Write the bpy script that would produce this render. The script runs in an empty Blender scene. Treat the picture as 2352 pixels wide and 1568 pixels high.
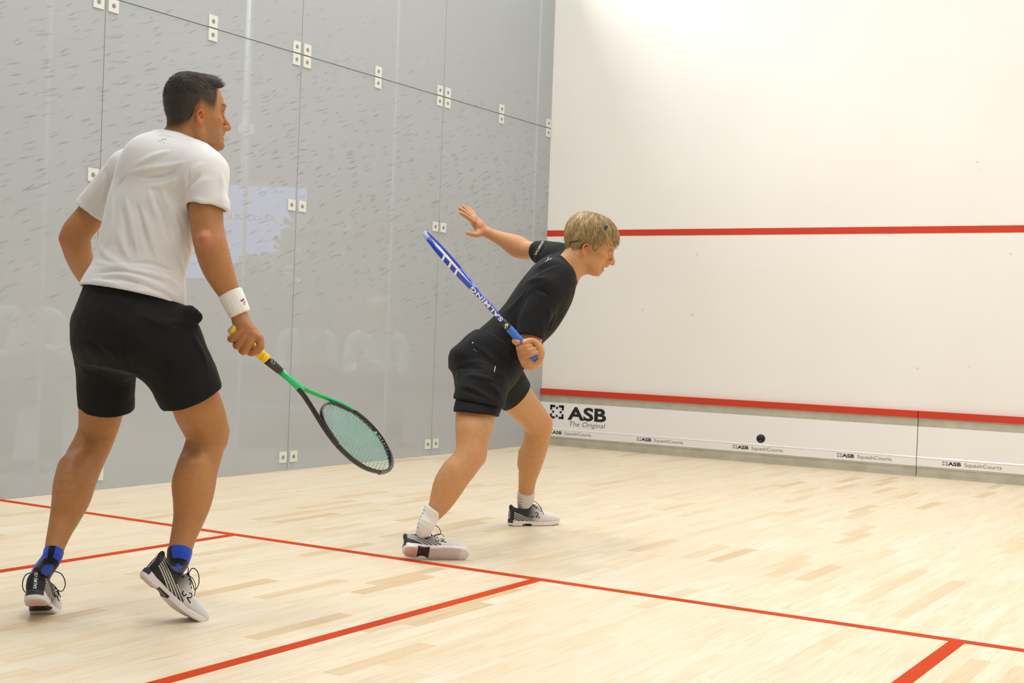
import bpy, bmesh, math, random
import numpy as np
import openvdb
from mathutils import Vector, Matrix

# ---------------------------------------------------------------- camera
RES = (2352, 1568)
FPX = 3077.17
CAM = np.array([5.7808, -9.9229, 0.9432])
ROT = (1.5644188, -0.0356001, 0.5512423)
scene = bpy.context.scene
cd = bpy.data.cameras.new('camera'); cam = bpy.data.objects.new('camera', cd)
scene.collection.objects.link(cam); scene.camera = cam
cam.location = CAM; cam.rotation_mode = 'XYZ'; cam.rotation_euler = ROT
cd.sensor_width = 36.0; cd.lens = 36.0 * FPX / RES[0]; cd.clip_start = 0.05; cd.clip_end = 100

# ---------------------------------------------------------------- world, lamps, exposure
W = bpy.data.worlds.new('hall_air'); scene.world = W; W.use_nodes = True
W.node_tree.nodes['Background'].inputs[0].default_value = (1.0, 0.97, 0.93, 1)
W.node_tree.nodes['Background'].inputs[1].default_value = 0.42
LAMP_W = 88.0
for lx in (1.6, 4.8):
    for ly in (-2.7, -5.3, -7.9):
        ld = bpy.data.lights.new('court_lamp', 'AREA'); ld.shape = 'RECTANGLE'; ld.size = 1.5; ld.size_y = 0.9
        ld.energy = LAMP_W; ld.color = (1.0, 0.975, 0.94)
        lo = bpy.data.objects.new('court_lamp', ld); scene.collection.objects.link(lo)
        lo.location = (lx, ly, 6.2)
for lx, ly in ((-1.6, -1.2), (-1.6, -5.2)):  # unseen fill lights, added to brighten people and fins behind the glass
    ld = bpy.data.lights.new('hall_fill', 'AREA'); ld.size = 2.0; ld.energy = 300; ld.color = (0.96, 0.97, 1.0)
    lo = bpy.data.objects.new('hall_fill', ld); scene.collection.objects.link(lo)
    lo.location = (lx, ly, 5.5)
vs = scene.view_settings
vs.view_transform = 'Standard'; vs.look = 'None'; vs.gamma = 1; vs.use_curve_mapping = False
vs.exposure = -0.30

# ---------------------------------------------------------------- helpers
def _R(w):
    m = Matrix.Rotation(w[2], 3, 'Z') @ Matrix.Rotation(w[1], 3, 'Y') @ Matrix.Rotation(w[0], 3, 'X')
    return np.array(m)
RM = _R(ROT)
RT, UP, FW = RM[:, 0], RM[:, 1], -RM[:, 2]
def ray(px, py): return RM @ np.array([(px - 1176) / FPX, -(py - 784) / FPX, -1.0])
def P(px, py, D): return CAM + ray(px, py) * D            # a point of the place, D metres deep
def floorp(px, py, z=0.0):
    d = ray(px, py); return CAM + d * (z - CAM[2]) / d[2]
def unit(v):
    v = np.asarray(v, float); return v / np.linalg.norm(v)
def crom(pts, n):
    """Catmull-Rom resampling of rows (any columns)."""
    p = np.asarray(pts, float)
    if len(p) < 3: 
        t = np.linspace(0, 1, n * (len(p) - 1) + 1)[:, None]; return p[0] * (1 - t) + p[-1] * t
    q = np.vstack([2 * p[0] - p[1], p, 2 * p[-1] - p[-2]]); out = []
    for i in range(1, len(q) - 2):
        a, b, c, d = q[i - 1], q[i], q[i + 1], q[i + 2]
        for k in range(n):
            t = k / n
            out.append(.5 * ((2 * b) + (-a + c) * t + (2 * a - 5 * b + 4 * c - d) * t * t + (-a + 3 * b - 3 * c + d) * t ** 3))
    out.append(p[-1]); return np.array(out)

C = scene.collection
def tag(o, label=None, cat=None, group=None, kind=None):
    if label: o['label'] = label
    if cat: o['category'] = cat
    if group: o['group'] = group
    if kind: o['kind'] = kind
    return o
def empty(name, loc=(0, 0, 0)):
    o = bpy.data.objects.new(name, None); C.objects.link(o); o.location = loc; o.empty_display_size = .1
    return o
def world_of(o):
    v = np.zeros(3)
    while o is not None: v = v + np.array(o.location); o = o.parent
    return v
def meshobj(name, V, F, mat=None, parent=None, smooth=True, col=None, loc=None):
    """V in world coordinates; the object's origin is its parent's (or loc)."""
    V = np.asarray(V, float)
    off = world_of(parent) if parent is not None else (np.array(loc, float) if loc is not None else np.zeros(3))
    me = bpy.data.meshes.new(name)
    if isinstance(F, np.ndarray):
        n, k = F.shape
        me.vertices.add(len(V)); me.vertices.foreach_set('co', (V - off).astype(np.float32).ravel())
        me.loops.add(n * k); me.loops.foreach_set('vertex_index', F.astype(np.int32).ravel())
        me.polygons.add(n); me.polygons.foreach_set('loop_start', np.arange(0, n * k, k, dtype=np.int32))
        me.update(calc_edges=True); me.validate()
    else:
        me.from_pydata([tuple(v) for v in (V - off)], [], [tuple(f) for f in F]); me.update()
    if smooth: me.polygons.foreach_set('use_smooth', np.ones(len(me.polygons), bool))
    if col is not None:
        a = me.color_attributes.new('tint', 'FLOAT_COLOR', 'POINT')
        c4 = np.ones((len(V), 4), np.float32); c4[:, :3] = col
        a.data.foreach_set('color', c4.ravel())
    if mat: me.materials.append(mat)
    o = bpy.data.objects.new(name, me); C.objects.link(o)
    if parent is not None: o.parent = parent
    elif loc is not None: o.location = loc
    return o

class MB:
    """collects simple solids into one mesh"""
    def __init__(s): s.V = []; s.F = []
    def add(s, V, F):
        n = len(s.V); s.V += [tuple(map(float, v)) for v in V]; s.F += [tuple(i + n for i in f) for f in F]; return s
    def box(s, a, b):
        (x0, y0, z0), (x1, y1, z1) = a, b
        V = [(x0, y0, z0), (x1, y0, z0), (x1, y1, z0), (x0, y1, z0), (x0, y0, z1), (x1, y0, z1), (x1, y1, z1), (x0, y1, z1)]
        return s.add(V, [(0, 3, 2, 1), (4, 5, 6, 7), (0, 1, 5, 4), (1, 2, 6, 5), (2, 3, 7, 6), (3, 0, 4, 7)])
    def obox(s, c, X, Y, Z):
        """box about c with half-axes X, Y, Z (vectors)"""
        V = [np.asarray(c) + i * np.asarray(X) + j * np.asarray(Y) + k * np.asarray(Z) for k in (-1, 1) for j in (-1, 1) for i in (-1, 1)]
        return s.add(V, [(0, 2, 3, 1), (4, 5, 7, 6), (0, 1, 5, 4), (1, 3, 7, 5), (3, 2, 6, 7), (2, 0, 4, 6)])
    def tube(s, pts, rad, n=8, closed=False, ref=None, flat=None):
        """swept section; rad scalar/list; flat=(ru,rv) lists make it elliptical in the frame (ref x t, ...)"""
        p = [np.asarray(q, float) for q in pts]; m = len(p)
        if np.isscalar(rad): rad = [rad] * m
        V = []; prev = None
        for i in range(m):
            if closed: t = p[(i + 1) % m] - p[i - 1]
            else: t = p[min(i + 1, m - 1)] - p[max(i - 1, 0)]
            t = unit(t)
            if ref is not None: a = unit(np.asarray(ref) - np.dot(ref, t) * t)
            elif prev is None:
                a = np.cross(t, (0, 0, 1)); 
                if np.linalg.norm(a) < .1: a = np.cross(t, (1, 0, 0))
                a = unit(a)
            else: a = unit(prev - np.dot(prev, t) * t)
            prev = a; b = np.cross(t, a)
            ra, rb = (rad[i], rad[i]) if flat is None else (rad[i] * flat[0], rad[i] * flat[1])
            for k in range(n):
                w = 2 * math.pi * k / n; V.append(p[i] + a * math.cos(w) * ra + b * math.sin(w) * rb)
        F = []
        for i in range(m if closed else m - 1):
            j = (i + 1) % m
            for k in range(n): F.append((i * n + k, i * n + (k + 1) % n, j * n + (k + 1) % n, j * n + k))
        if not closed: F.append(tuple(reversed(range(n)))); F.append(tuple((m - 1) * n + k for k in range(n)))
        return s.add(V, F)
    def disc(s, c, N, r, h, n=20):
        N = unit(N); a = np.cross(N, (0, 0, 1))
        if np.linalg.norm(a) < .1: a = np.cross(N, (1, 0, 0))
        a = unit(a); b = np.cross(N, a); c = np.asarray(c, float)
        V = [c + (a * math.cos(2 * math.pi * k / n) + b * math.sin(2 * math.pi * k / n)) * r for k in range(n)]
        V += [v + N * h for v in V]
        F = [(k, (k + 1) % n, n + (k + 1) % n, n + k) for k in range(n)] + [tuple(reversed(range(n))), tuple(range(n, 2 * n))]
        return s.add(V, F)
    def build(s, name, mat=None, parent=None, smooth=False, loc=None):
        return meshobj(name, s.V, s.F, mat, parent, smooth, loc=loc)

def textmesh(body, size, bold=0.0, shear=0.0, spacing=1.0, depth=0.0):
    """built-in lettering -> (V, F) in its own plane (x right, y up), origin at left baseline; size = height of a capital"""
    cu = bpy.data.curves.new('lettering', 'FONT'); cu.body = body; cu.size = 1; cu.offset = bold; cu.shear = shear
    cu.space_character = spacing; cu.extrude = depth; cu.resolution_u = 4
    o = bpy.data.objects.new('lettering', cu); C.objects.link(o)
    dg = bpy.context.evaluated_depsgraph_get(); me = bpy.data.meshes.new_from_object(o.evaluated_get(dg))
    V = np.array([v.co[:] for v in me.vertices]); F = [tuple(p.vertices) for p in me.polygons]
    bpy.data.objects.remove(o); bpy.data.curves.remove(cu); bpy.data.meshes.remove(me)
    return V * size / 0.729, F

# ---------------------------------------------------------------- materials
def nodes(name):
    m = bpy.data.materials.new(name); m.use_nodes = True; nt = m.node_tree
    return m, nt, nt.nodes['Principled BSDF'], nt.nodes.new, nt.links.new
def pm(name, col, rough=.5, spec=.5, metal=0, noise=None, bump=None, attr=False, sheen=0, coat=0, emit=None, sss=0):
    """col; noise=(scale, amount) mottles it; bump=(scale, strength, distance); attr: multiply the mesh's own tint"""
    m, nt, b, N, L = nodes(name)
    b.inputs['Base Color'].default_value = (*col, 1); b.inputs['Roughness'].default_value = rough
    b.inputs['Specular IOR Level'].default_value = spec; b.inputs['Metallic'].default_value = metal
    b.inputs['Sheen Weight'].default_value = sheen; b.inputs['Coat Weight'].default_value = coat
    tc = N('ShaderNodeTexCoord'); last = None
    if attr:
        a = N('ShaderNodeAttribute'); a.attribute_name = 'tint'; last = a.outputs['Color']
    if noise:
        n = N('ShaderNodeTexNoise'); n.inputs['Scale'].default_value = noise[0]; n.inputs['Detail'].default_value = 5
        L(tc.outputs['Object'], n.inputs['Vector'])
        mr = N('ShaderNodeMapRange'); mr.inputs[1].default_value = .3; mr.inputs[2].default_value = .7
        mr.inputs[3].default_value = 1 - noise[1]; mr.inputs[4].default_value = 1 + noise[1]
        L(n.outputs['Fac'], mr.inputs[0])
        vm = N('ShaderNodeVectorMath'); vm.operation = 'SCALE'; L(mr.outputs[0], vm.inputs['Scale'])
        if last is not None: L(last, vm.inputs[0])
        else: vm.inputs[0].default_value = col
        last = vm.outputs[0]
    if last is not None: L(last, b.inputs['Base Color'])
    if bump:
        n = N('ShaderNodeTexNoise'); n.inputs['Scale'].default_value = bump[0]; n.inputs['Detail'].default_value = 3
        L(tc.outputs['Object'], n.inputs['Vector'])
        bp = N('ShaderNodeBump'); bp.inputs['Strength'].default_value = bump[1]; bp.inputs['Distance'].default_value = bump[2]
        L(n.outputs['Fac'], bp.inputs['Height']); L(bp.outputs[0], b.inputs['Normal'])
    if emit: b.inputs['Emission Color'].default_value = (*emit[0], 1); b.inputs['Emission Strength'].default_value = emit[1]
    if sss:
        b.inputs['Subsurface Weight'].default_value = sss; b.inputs['Subsurface Radius'].default_value = (1, .35, .18)
        b.inputs['Subsurface Scale'].default_value = .012
    return m

# ---------------------------------------------------------------- sculpting with distance fields
def smin(a, b, k):
    if k <= 0: return np.minimum(a, b)
    h = np.maximum(k - np.abs(a - b), 0) / k
    return np.minimum(a, b) - h * h * k * .25
def smax(a, b, k): return -smin(-a, -b, k)

class Tube:
    def __init__(s, pts, n=3):
        """rows (x, y, z, r)"""
        q = crom(pts, n) if n > 1 and len(pts) > 1 else np.asarray(pts, float)
        if len(q) == 1: q = np.vstack([q, q + [1e-5, 0, 0, 0]])
        s.a = q[:-1, :3]; s.b = q[1:, :3]; s.ra = q[:-1, 3]; s.rb = q[1:, 3]
        s.ba = s.b - s.a; s.l2 = np.maximum((s.ba ** 2).sum(1), 1e-12)
        s.a4 = s.a.astype(np.float32); s.v4 = s.ba.astype(np.float32)
    def at(s, c):
        """distances of one point to every segment"""
        pa = c - s.a; t = np.clip((pa * s.ba).sum(1) / s.l2, 0, 1)
        return np.linalg.norm(pa - t[:, None] * s.ba, axis=1) - (s.ra + (s.rb - s.ra) * t)
    def d(s, Q, ctr=None, hd=None):
        if len(Q) == 1: return s.at(Q[0]).min()[None]
        idx = range(len(s.a))
        if ctr is not None:
            c = s.at(ctr); idx = np.nonzero(c <= c.min() + 2 * hd + .002)[0]
        out = None
        for i in idx:
            pa = Q - s.a4[i]; t = pa @ s.v4[i]; t *= np.float32(1 / s.l2[i]); np.clip(t, 0, 1, out=t)
            pa -= t[:, None] * s.v4[i]
            d = np.sqrt(np.einsum('ij,ij->i', pa, pa)); d -= np.float32(s.ra[i]) + np.float32(s.rb[i] - s.ra[i]) * t
            out = d if out is None else np.minimum(out, d, out=out)
        return out
class Ell:
    def __init__(s, c, r, axes=None):
        s.c = np.asarray(c, float); s.r = np.asarray(r, float); s.A = np.eye(3) if axes is None else np.array(axes, float)  # rows = axes
    def d(s, Q, ctr=None, hd=None):
        f = Q.dtype; q = (Q - s.c.astype(f)) @ s.A.T.astype(f); q /= s.r.astype(f); k0 = np.sqrt(np.einsum('ij,ij->i', q, q)); q /= s.r.astype(f); k1 = np.sqrt(np.einsum('ij,ij->i', q, q))
        return np.where(k1 < 1e-9, -s.r.min(), k0 * (k0 - 1) / np.maximum(k1, 1e-9))
class Loft:
    """stations (s, cu, cv, a, bf, bb) along W from o; U lateral, V front (+) / back (-)"""
    def __init__(s, o, U, V, Wd, st, n=2.2):
        s.o = np.asarray(o, float); s.U = unit(U); s.V = unit(V); s.W = unit(Wd); q = crom(st, 6)
        q = q[np.argsort(q[:, 0])]; s.q = q; s.n = n
    def d(s, Q, ctr=None, hd=None):
        f = Q.dtype; q = Q - s.o.astype(f); w = q @ s.W.astype(f); u = q @ s.U.astype(f); v = q @ s.V.astype(f); T = s.q; S = T[:, 0]
        u = u - np.interp(w, S, T[:, 1]); v = v - np.interp(w, S, T[:, 2])
        a = np.interp(w, S, T[:, 3]); b = np.where(v > 0, np.interp(w, S, T[:, 4]), np.interp(w, S, T[:, 5]))
        rr = ((np.abs(u) / a) ** s.n + (np.abs(v) / b) ** s.n) ** (1 / s.n); ln = np.sqrt(u * u + v * v)
        d = np.where(rr > 1e-4, (1 - 1 / np.maximum(rr, 1e-4)) * ln, -np.minimum(a, b))
        e = np.maximum(w - S[-1], S[0] - w)
        return np.where(e > 0, np.sqrt(np.maximum(d, 0) ** 2 + e * e), np.maximum(d, e))
class Half:
    """the side of the plane away from n is kept when cut() with it"""
    def __init__(s, c, n): s.c = np.asarray(c, float); s.n = unit(n)
    def d(s, Q, ctr=None, hd=None): return (Q - s.c.astype(Q.dtype)) @ s.n.astype(Q.dtype)
class Box:
    def __init__(s, c, X, Y, Z, h, r=0): s.c = np.asarray(c, float); s.A = np.array([unit(X), unit(Y), unit(Z)]); s.h = np.asarray(h, float) - r; s.r = r
    def d(s, Q, ctr=None, hd=None):
        q = np.abs((Q - s.c) @ s.A.T) - s.h
        return np.linalg.norm(np.maximum(q, 0), axis=1) + np.minimum(q.max(axis=1), 0) - s.r
class Fn:
    def __init__(s, f, lo=None): s.f = f
    def d(s, Q, ctr=None, hd=None): return s.f(Q)

class Fld:
    def __init__(s): s.ops = []
    def add(s, p, k=.01): s.ops.append(('a', k, p)); return s
    def sub(s, p, k=.005): s.ops.append(('s', k, p)); return s
    def cut(s, p, k=.003): s.ops.append(('c', k, p)); return s
    def fn(s, f): s.ops.append(('f', 0, f)); return s          # d = f(Q, d)
    def ev(s, Q, ctr=None, hd=None, bg=.02):
        d = np.full(len(Q), 9.0, Q.dtype)
        c1 = None if ctr is None else ctr[None, :]
        for m, k, p in s.ops:
            if m == 'f': d = p(Q, d); continue
            if c1 is not None:
                e = p.ev(c1)[0] if isinstance(p, Fld) else p.d(c1)[0]
                if m in 'as' and e > hd * 1.5 + k + bg: continue
            e = p.ev(Q, ctr, hd, bg) if isinstance(p, Fld) else p.d(Q, ctr, hd)
            if m == 'a': d = smin(d, e, k)
            elif m == 's': d = smax(d, -e, k)
            else: d = smax(d, e, k)
        return d
    def trace(s, px, py, D0=3.2, lift=0.0):
        o = P(px, py, D0); r = unit(ray(px, py)); t = 0.0
        for _ in range(90):
            d = float(s.ev((o + r * t)[None, :])[0]) - lift
            if d < .0004: return o + r * t
            t += d * .8
            if t > 6: return None
        return o + r * t
    def grad(s, p, e=.002):
        Q = np.array([p + np.eye(3)[i] * e * g for i in range(3) for g in (1, -1)]); v = s.ev(Q)
        return unit([v[0] - v[1], v[2] - v[3], v[4] - v[5]])
    def mesh(s, lo, hi, vox):
        """-> V, F(quads)"""
        S = 8; B = 24; bs = B * vox; bg = 3.0 * vox; hd = bs * .5 * 1.74; hs = S * vox * .5 * 1.74
        lo = np.floor(np.asarray(lo) / bs).astype(int); hi = np.ceil(np.asarray(hi) / bs).astype(int)
        I = np.stack(np.meshgrid(*[np.arange(a, b) for a, b in zip(lo, hi)], indexing='ij'), -1).reshape(-1, 3)
        ctr = (I * B + (B - 1) / 2) * vox
        full = s.ev(ctr)
        g = openvdb.FloatGrid(background=bg)
        ax = np.arange(S) * vox; L = np.stack(np.meshgrid(ax, ax, ax, indexing='ij'), -1).reshape(-1, 3)
        sa = np.arange(B // S); SI = np.stack(np.meshgrid(sa, sa, sa, indexing='ij'), -1).reshape(-1, 3) * S
        def work(i):
            if full[i] < -hd * 1.8: return i, None
            b0 = I[i] * B; A = np.full((B, B, B), bg, np.float32)
            sc = (b0 + SI + (S - 1) / 2) * vox; ds = s.ev(sc, ctr[i], hd, bg)
            near_ = np.nonzero(np.abs(ds) < hs * 1.45 + bg)[0]
            for j in np.nonzero(ds < 0)[0]:
                x, y, z = SI[j]; A[x:x + S, y:y + S, z:z + S] = -bg
            if len(near_):
                Q = np.concatenate([L + (b0 + SI[j]) * vox for j in near_]).astype(np.float32)
                d = np.clip(s.ev(Q, ctr[i], hd, bg), -bg, bg).reshape(-1, S, S, S)
                for n, j in enumerate(near_):
                    x, y, z = SI[j]; A[x:x + S, y:y + S, z:z + S] = d[n]
            if A.min() >= bg: return i, False
            return i, A
        from concurrent.futures import ThreadPoolExecutor
        with ThreadPoolExecutor(4) as ex: res = list(ex.map(work, np.nonzero(full < hd * 1.5 + bg)[0]))
        for i, A in res:
            if A is False: continue
            base = tuple(int(x) for x in I[i] * B)
            if A is None: g.fill(base, tuple(x + B - 1 for x in base), -bg, False)
            else: g.copyFromArray(A, ijk=base)
        V, F = g.convertToQuads()
        V = np.asarray(V, float) * vox; F = np.asarray(F, np.int64)[:, ::-1]
        return V, F

class Frame:
    def __init__(s, o, X, Zh, scale=1.0):
        s.o = np.asarray(o, float); s.X = unit(X); s.Y = unit(np.cross(Zh, s.X)); s.Z = np.cross(s.X, s.Y); s.k = scale
    def p(s, x, y=None, z=None):
        if y is None: x, y, z = x
        return s.o + s.k * (s.X * x + s.Y * y + s.Z * z)
    def tube(s, pts, n=3): return Tube([(*s.p(x, y, z), r * s.k) for x, y, z, r in pts], n)
    def ell(s, c, r): return Ell(s.p(*c), np.array(r) * s.k, [s.X, s.Y, s.Z])
    def ax(s): return np.array([s.X, s.Y, s.Z])
    def loc(s, Q): return ((Q - s.o) @ s.ax().T) / s.k
    def world(s, V): return s.o + s.k * (np.asarray(V) @ s.ax())
def PT(rows, n=3):
    """tube from rows (px, py, depth, radius in px)"""
    return Tube([(*P(x, y, D), r * D / FPX) for x, y, D, r in rows], n)
def near(Q, pts, r):
    """smooth 0..1 closeness of Q to a set of points"""
    w = np.zeros(len(Q))
    for p in pts: w = np.maximum(w, np.clip(1.5 - np.linalg.norm(Q - p, axis=1) / r, 0, 1))
    return w
def mixc(col, w, c): return col * (1 - w[:, None]) + np.array(c) * w[:, None]
def sines(Q, f, seed):
    r = np.random.RandomState(seed); out = 0
    for i in range(5):
        v = r.normal(size=3); v /= np.linalg.norm(v); out = out + np.sin(Q @ v * f * (1 + .37 * i) + r.rand() * 7) / (1 + .4 * i)
    return out / 2.6
def join(parts):
    Vs, Fs, n = [], [], 0
    for V, F in parts: Vs.append(V); Fs.append(np.asarray(F) + n); n += len(V)
    return np.vstack(Vs), np.vstack(Fs)

def region(fl, clip, lo, hi, vox):
    """the part of fl where clip < 0, left open at the cut"""
    f = Fld(); f.add(fl, 0); f.cut(clip, 0); V, F = f.mesh(lo, hi, vox)
    c = clip.ev(V) if isinstance(clip, Fld) else clip.d(V)
    m = np.nonzero(c > -1.6 * vox)[0]; bad = np.zeros(len(V), bool)
    if len(m): bad[m] = fl.ev(V[m]) < -.28 * vox
    F = F[~bad[F].any(1)]; used = np.zeros(len(V), bool); used[F.ravel()] = True; ix = np.cumsum(used) - 1
    return V[used], ix[F]
# ================================================================ the court
RED = pm('red_line_paint', (.55, .035, .008), .42, noise=(3, .06))
REDF = pm('red_floor_line', (.56, .050, .006), .7, .12, noise=(3, .06))
def parquet():
    m, nt, b, N, L = nodes('ash_parquet')
    tc = N('ShaderNodeTexCoord'); sp = N('ShaderNodeSeparateXYZ'); L(tc.outputs['Object'], sp.inputs[0])
    cb = N('ShaderNodeCombineXYZ'); L(sp.outputs['Y'], cb.inputs[0]); L(sp.outputs['X'], cb.inputs[1])
    def brick(w, h, off, mort):
        k = N('ShaderNodeTexBrick'); L(cb.outputs[0], k.inputs['Vector']); k.inputs['Scale'].default_value = 1
        k.inputs['Brick Width'].default_value = w; k.inputs['Row Height'].default_value = h; k.offset = off; k.offset_frequency = 2
        k.inputs['Mortar Size'].default_value = mort; k.inputs['Color1'].default_value = (0, 0, 0, 1); k.inputs['Color2'].default_value = (1, 1, 1, 1)
        k.inputs['Mortar'].default_value = (.45, .45, .45, 1); return k
    k = brick(.46, .064, .37, .0004)
    # grain: noise stretched along the boards, shifted board by board
    sep = N('ShaderNodeVectorMath'); sep.operation = 'MULTIPLY_ADD'; L(cb.outputs[0], sep.inputs[0]); sep.inputs[1].default_value = (1, 1, 1)
    mul = N('ShaderNodeVectorMath'); mul.operation = 'SCALE'; mul.inputs['Scale'].default_value = 17; L(k.outputs['Color'], mul.inputs[0])
    L(mul.outputs[0], sep.inputs[2])
    mp = N('ShaderNodeMapping'); mp.inputs['Scale'].default_value = (2.2, 26, 1); L(sep.outputs[0], mp.inputs[0])
    n1 = N('ShaderNodeTexNoise'); n1.inputs['Scale'].default_value = 1; n1.inputs['Detail'].default_value = 6; n1.inputs['Distortion'].default_value = 1.2; L(mp.outputs[0], n1.inputs['Vector'])
    mp2 = N('ShaderNodeMapping'); mp2.inputs['Scale'].default_value = (1.6, 9, 1); L(sep.outputs[0], mp2.inputs[0])
    n2 = N('ShaderNodeTexNoise'); n2.inputs['Scale'].default_value = 1.3; n2.inputs['Detail'].default_value = 4; n2.inputs['Distortion'].default_value = 2; L(mp2.outputs[0], n2.inputs['Vector'])
    wv = N('ShaderNodeTexWave'); wv.wave_type = 'BANDS'; wv.bands_direction = 'Y'; wv.inputs['Scale'].default_value = 9; wv.inputs['Distortion'].default_value = 9
    wv.inputs['Detail'].default_value = 3; wv.inputs['Detail Scale'].default_value = .8
    mp3 = N('ShaderNodeMapping'); mp3.inputs['Scale'].default_value = (.35, 2.4, 1); L(sep.outputs[0], mp3.inputs[0]); L(mp3.outputs[0], wv.inputs['Vector'])
    r0 = N('ShaderNodeValToRGB'); e = r0.color_ramp.elements; e[0].position = 0; e[0].color = (.69, .52, .32, 1); e[1].position = 1; e[1].color = (.83, .75, .605, 1)
    for pos, c in ((.05, (.755, .63, .435, 1)), (.13, (.80, .695, .52, 1)), (.6, (.82, .72, .55, 1))): q = e.new(pos); q.color = c
    L(k.outputs['Color'], r0.inputs[0])
    def mix(a, bb, f, fv=None, mode='MULTIPLY'):
        x = N('ShaderNodeMix'); x.data_type = 'RGBA'; x.blend_type = mode
        if f is not None: L(f, x.inputs[0])
        else: x.inputs[0].default_value = fv
        L(a, x.inputs[6])
        if isinstance(bb, tuple): x.inputs[7].default_value = bb
        else: L(bb, x.inputs[7])
        return x.outputs[2]
    g1 = N('ShaderNodeValToRGB'); g1.color_ramp.elements[0].position = .36; g1.color_ramp.elements[0].color = (.90, .82, .68, 1); g1.color_ramp.elements[1].position = .56; g1.color_ramp.elements[1].color = (1, 1, 1, 1)
    L(n1.outputs['Fac'], g1.inputs[0])
    # amber heartwood smears: only in some boards
    g2 = N('ShaderNodeValToRGB'); g2.color_ramp.elements[0].position = .66; g2.color_ramp.elements[0].color = (0, 0, 0, 1); g2.color_ramp.elements[1].position = .76; g2.color_ramp.elements[1].color = (1, 1, 1, 1)
    L(n2.outputs['Fac'], g2.inputs[0])
    g3 = N('ShaderNodeValToRGB'); g3.color_ramp.elements[0].position = .3; g3.color_ramp.elements[0].color = (.90, .84, .72, 1); g3.color_ramp.elements[1].position = .7; g3.color_ramp.elements[1].color = (1, 1, 1, 1)
    L(wv.outputs['Color'], g3.inputs[0])
    c = mix(r0.outputs[0], g1.outputs[0], None, .6)
    c = mix(c, g3.outputs[0], None, .35)
    c = mix(c, (.62, .34, .10, 1), g2.outputs[0], None, 'MIX') if False else c
    x = N('ShaderNodeMath'); x.operation = 'MULTIPLY'; x.inputs[1].default_value = .55; L(g2.outputs[0], x.inputs[0])
    c = mix(c, (.70, .42, .15, 1), x.outputs[0], None, 'MIX')
    L(c, b.inputs['Base Color']); b.inputs['Roughness'].default_value = .38; b.inputs['Specular IOR Level'].default_value = .45
    bp = N('ShaderNodeBump'); bp.inputs['Strength'].default_value = .08; bp.inputs['Distance'].default_value = .001; L(n1.outputs['Fac'], bp.inputs['Height']); L(bp.outputs[0], b.inputs['Normal'])
    return m
MB().box((0, -10.6, -.06), (6.4, 0, 0)).build('floor', parquet()).__setitem__('kind', 'structure')
bpy.data.objects['floor']['label'] = 'pale ash strip floor of the squash court'

def slab(name, x0, y0, x1, y1, label):
    o = MB().box((x0, y0, -.002), (x1, y1, .0006)).build(name, REDF); tag(o, label, 'court line'); return o
slab('court_line', .001, -5.49, 6.399, -5.44, 'long red short line crossing the whole floor from the glass wall')
slab('court_line', 1.6, -7.0, 1.65, -5.49, 'red service box line behind the left player, ending at short line near his feet')
slab('court_line', 3.175, -10.5, 3.225, -5.49, 'red half court line running from lower left to short line mid floor')
slab('court_line', 4.75, -7.1, 4.80, -5.49, 'short piece of thick red service box line at bottom right corner')

def plaster(name, col, marks, ms, seedx=0):
    """painted wall with scattered small ball scuffs"""
    m, nt, b, N, L = nodes(name)
    tc = N('ShaderNodeTexCoord'); n = N('ShaderNodeTexNoise'); n.inputs['Scale'].default_value = 1.1; n.inputs['Detail'].default_value = 4; L(tc.outputs['Object'], n.inputs['Vector'])
    r = N('ShaderNodeValToRGB'); r.color_ramp.elements[0].position = .3; r.color_ramp.elements[0].color = (col[0] * .965, col[1] * .96, col[2] * .95, 1)
    r.color_ramp.elements[1].position = .7; r.color_ramp.elements[1].color = (*col, 1); L(n.outputs['Fac'], r.inputs[0])
    v = N('ShaderNodeTexVoronoi'); v.inputs['Scale'].default_value = 5; mp = N('ShaderNodeMapping'); mp.inputs['Scale'].default_value = (1, 1, .8); L(tc.outputs['Object'], mp.inputs[0]); L(mp.outputs[0], v.inputs['Vector'])
    n3 = N('ShaderNodeTexNoise'); n3.inputs['Scale'].default_value = 60; L(tc.outputs['Object'], n3.inputs['Vector'])
    ad = N('ShaderNodeMath'); ad.operation = 'MULTIPLY_ADD'; L(n3.outputs['Fac'], ad.inputs[0]); ad.inputs[1].default_value = .05; L(v.outputs['Distance'], ad.inputs[2])
    lt = N('ShaderNodeMapRange'); lt.inputs[1].default_value = .05; lt.inputs[2].default_value = .085; lt.inputs[3].default_value = 1; lt.inputs[4].default_value = 0; L(ad.outputs[0], lt.inputs[0])
    sp = N('ShaderNodeSeparateColor'); L(v.outputs['Color'], sp.inputs[0]); g = N('ShaderNodeMath'); g.operation = 'GREATER_THAN'; g.inputs[1].default_value = 1 - marks; L(sp.outputs[0], g.inputs[0])
    mm = N('ShaderNodeMath'); mm.operation = 'MULTIPLY'; L(lt.outputs[0], mm.inputs[0]); L(g.outputs[0], mm.inputs[1])
    m2 = N('ShaderNodeMath'); m2.operation = 'MULTIPLY'; m2.inputs[1].default_value = ms; L(mm.outputs[0], m2.inputs[0])
    x = N('ShaderNodeMix'); x.data_type = 'RGBA'; L(m2.outputs[0], x.inputs[0]); L(r.outputs[0], x.inputs[6]); x.inputs[7].default_value = (.42, .33, .25, 1)
    L(x.outputs[2], b.inputs['Base Color']); b.inputs['Roughness'].default_value = .55; b.inputs['Specular IOR Level'].default_value = .3
    return m
WALLM = plaster('front_wall_paint', (.80, .785, .745), .5, .45)
wf = MB().box((-.01, 0.0, .48), (6.55, .2, 5.64)).build('wall_front', WALLM); tag(wf, 'tall off-white front wall of the court', kind='structure')
MB().box((0.0, -.003, 1.78), (6.4, .004, 1.83)).build('service_line', RED, wf)
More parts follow.
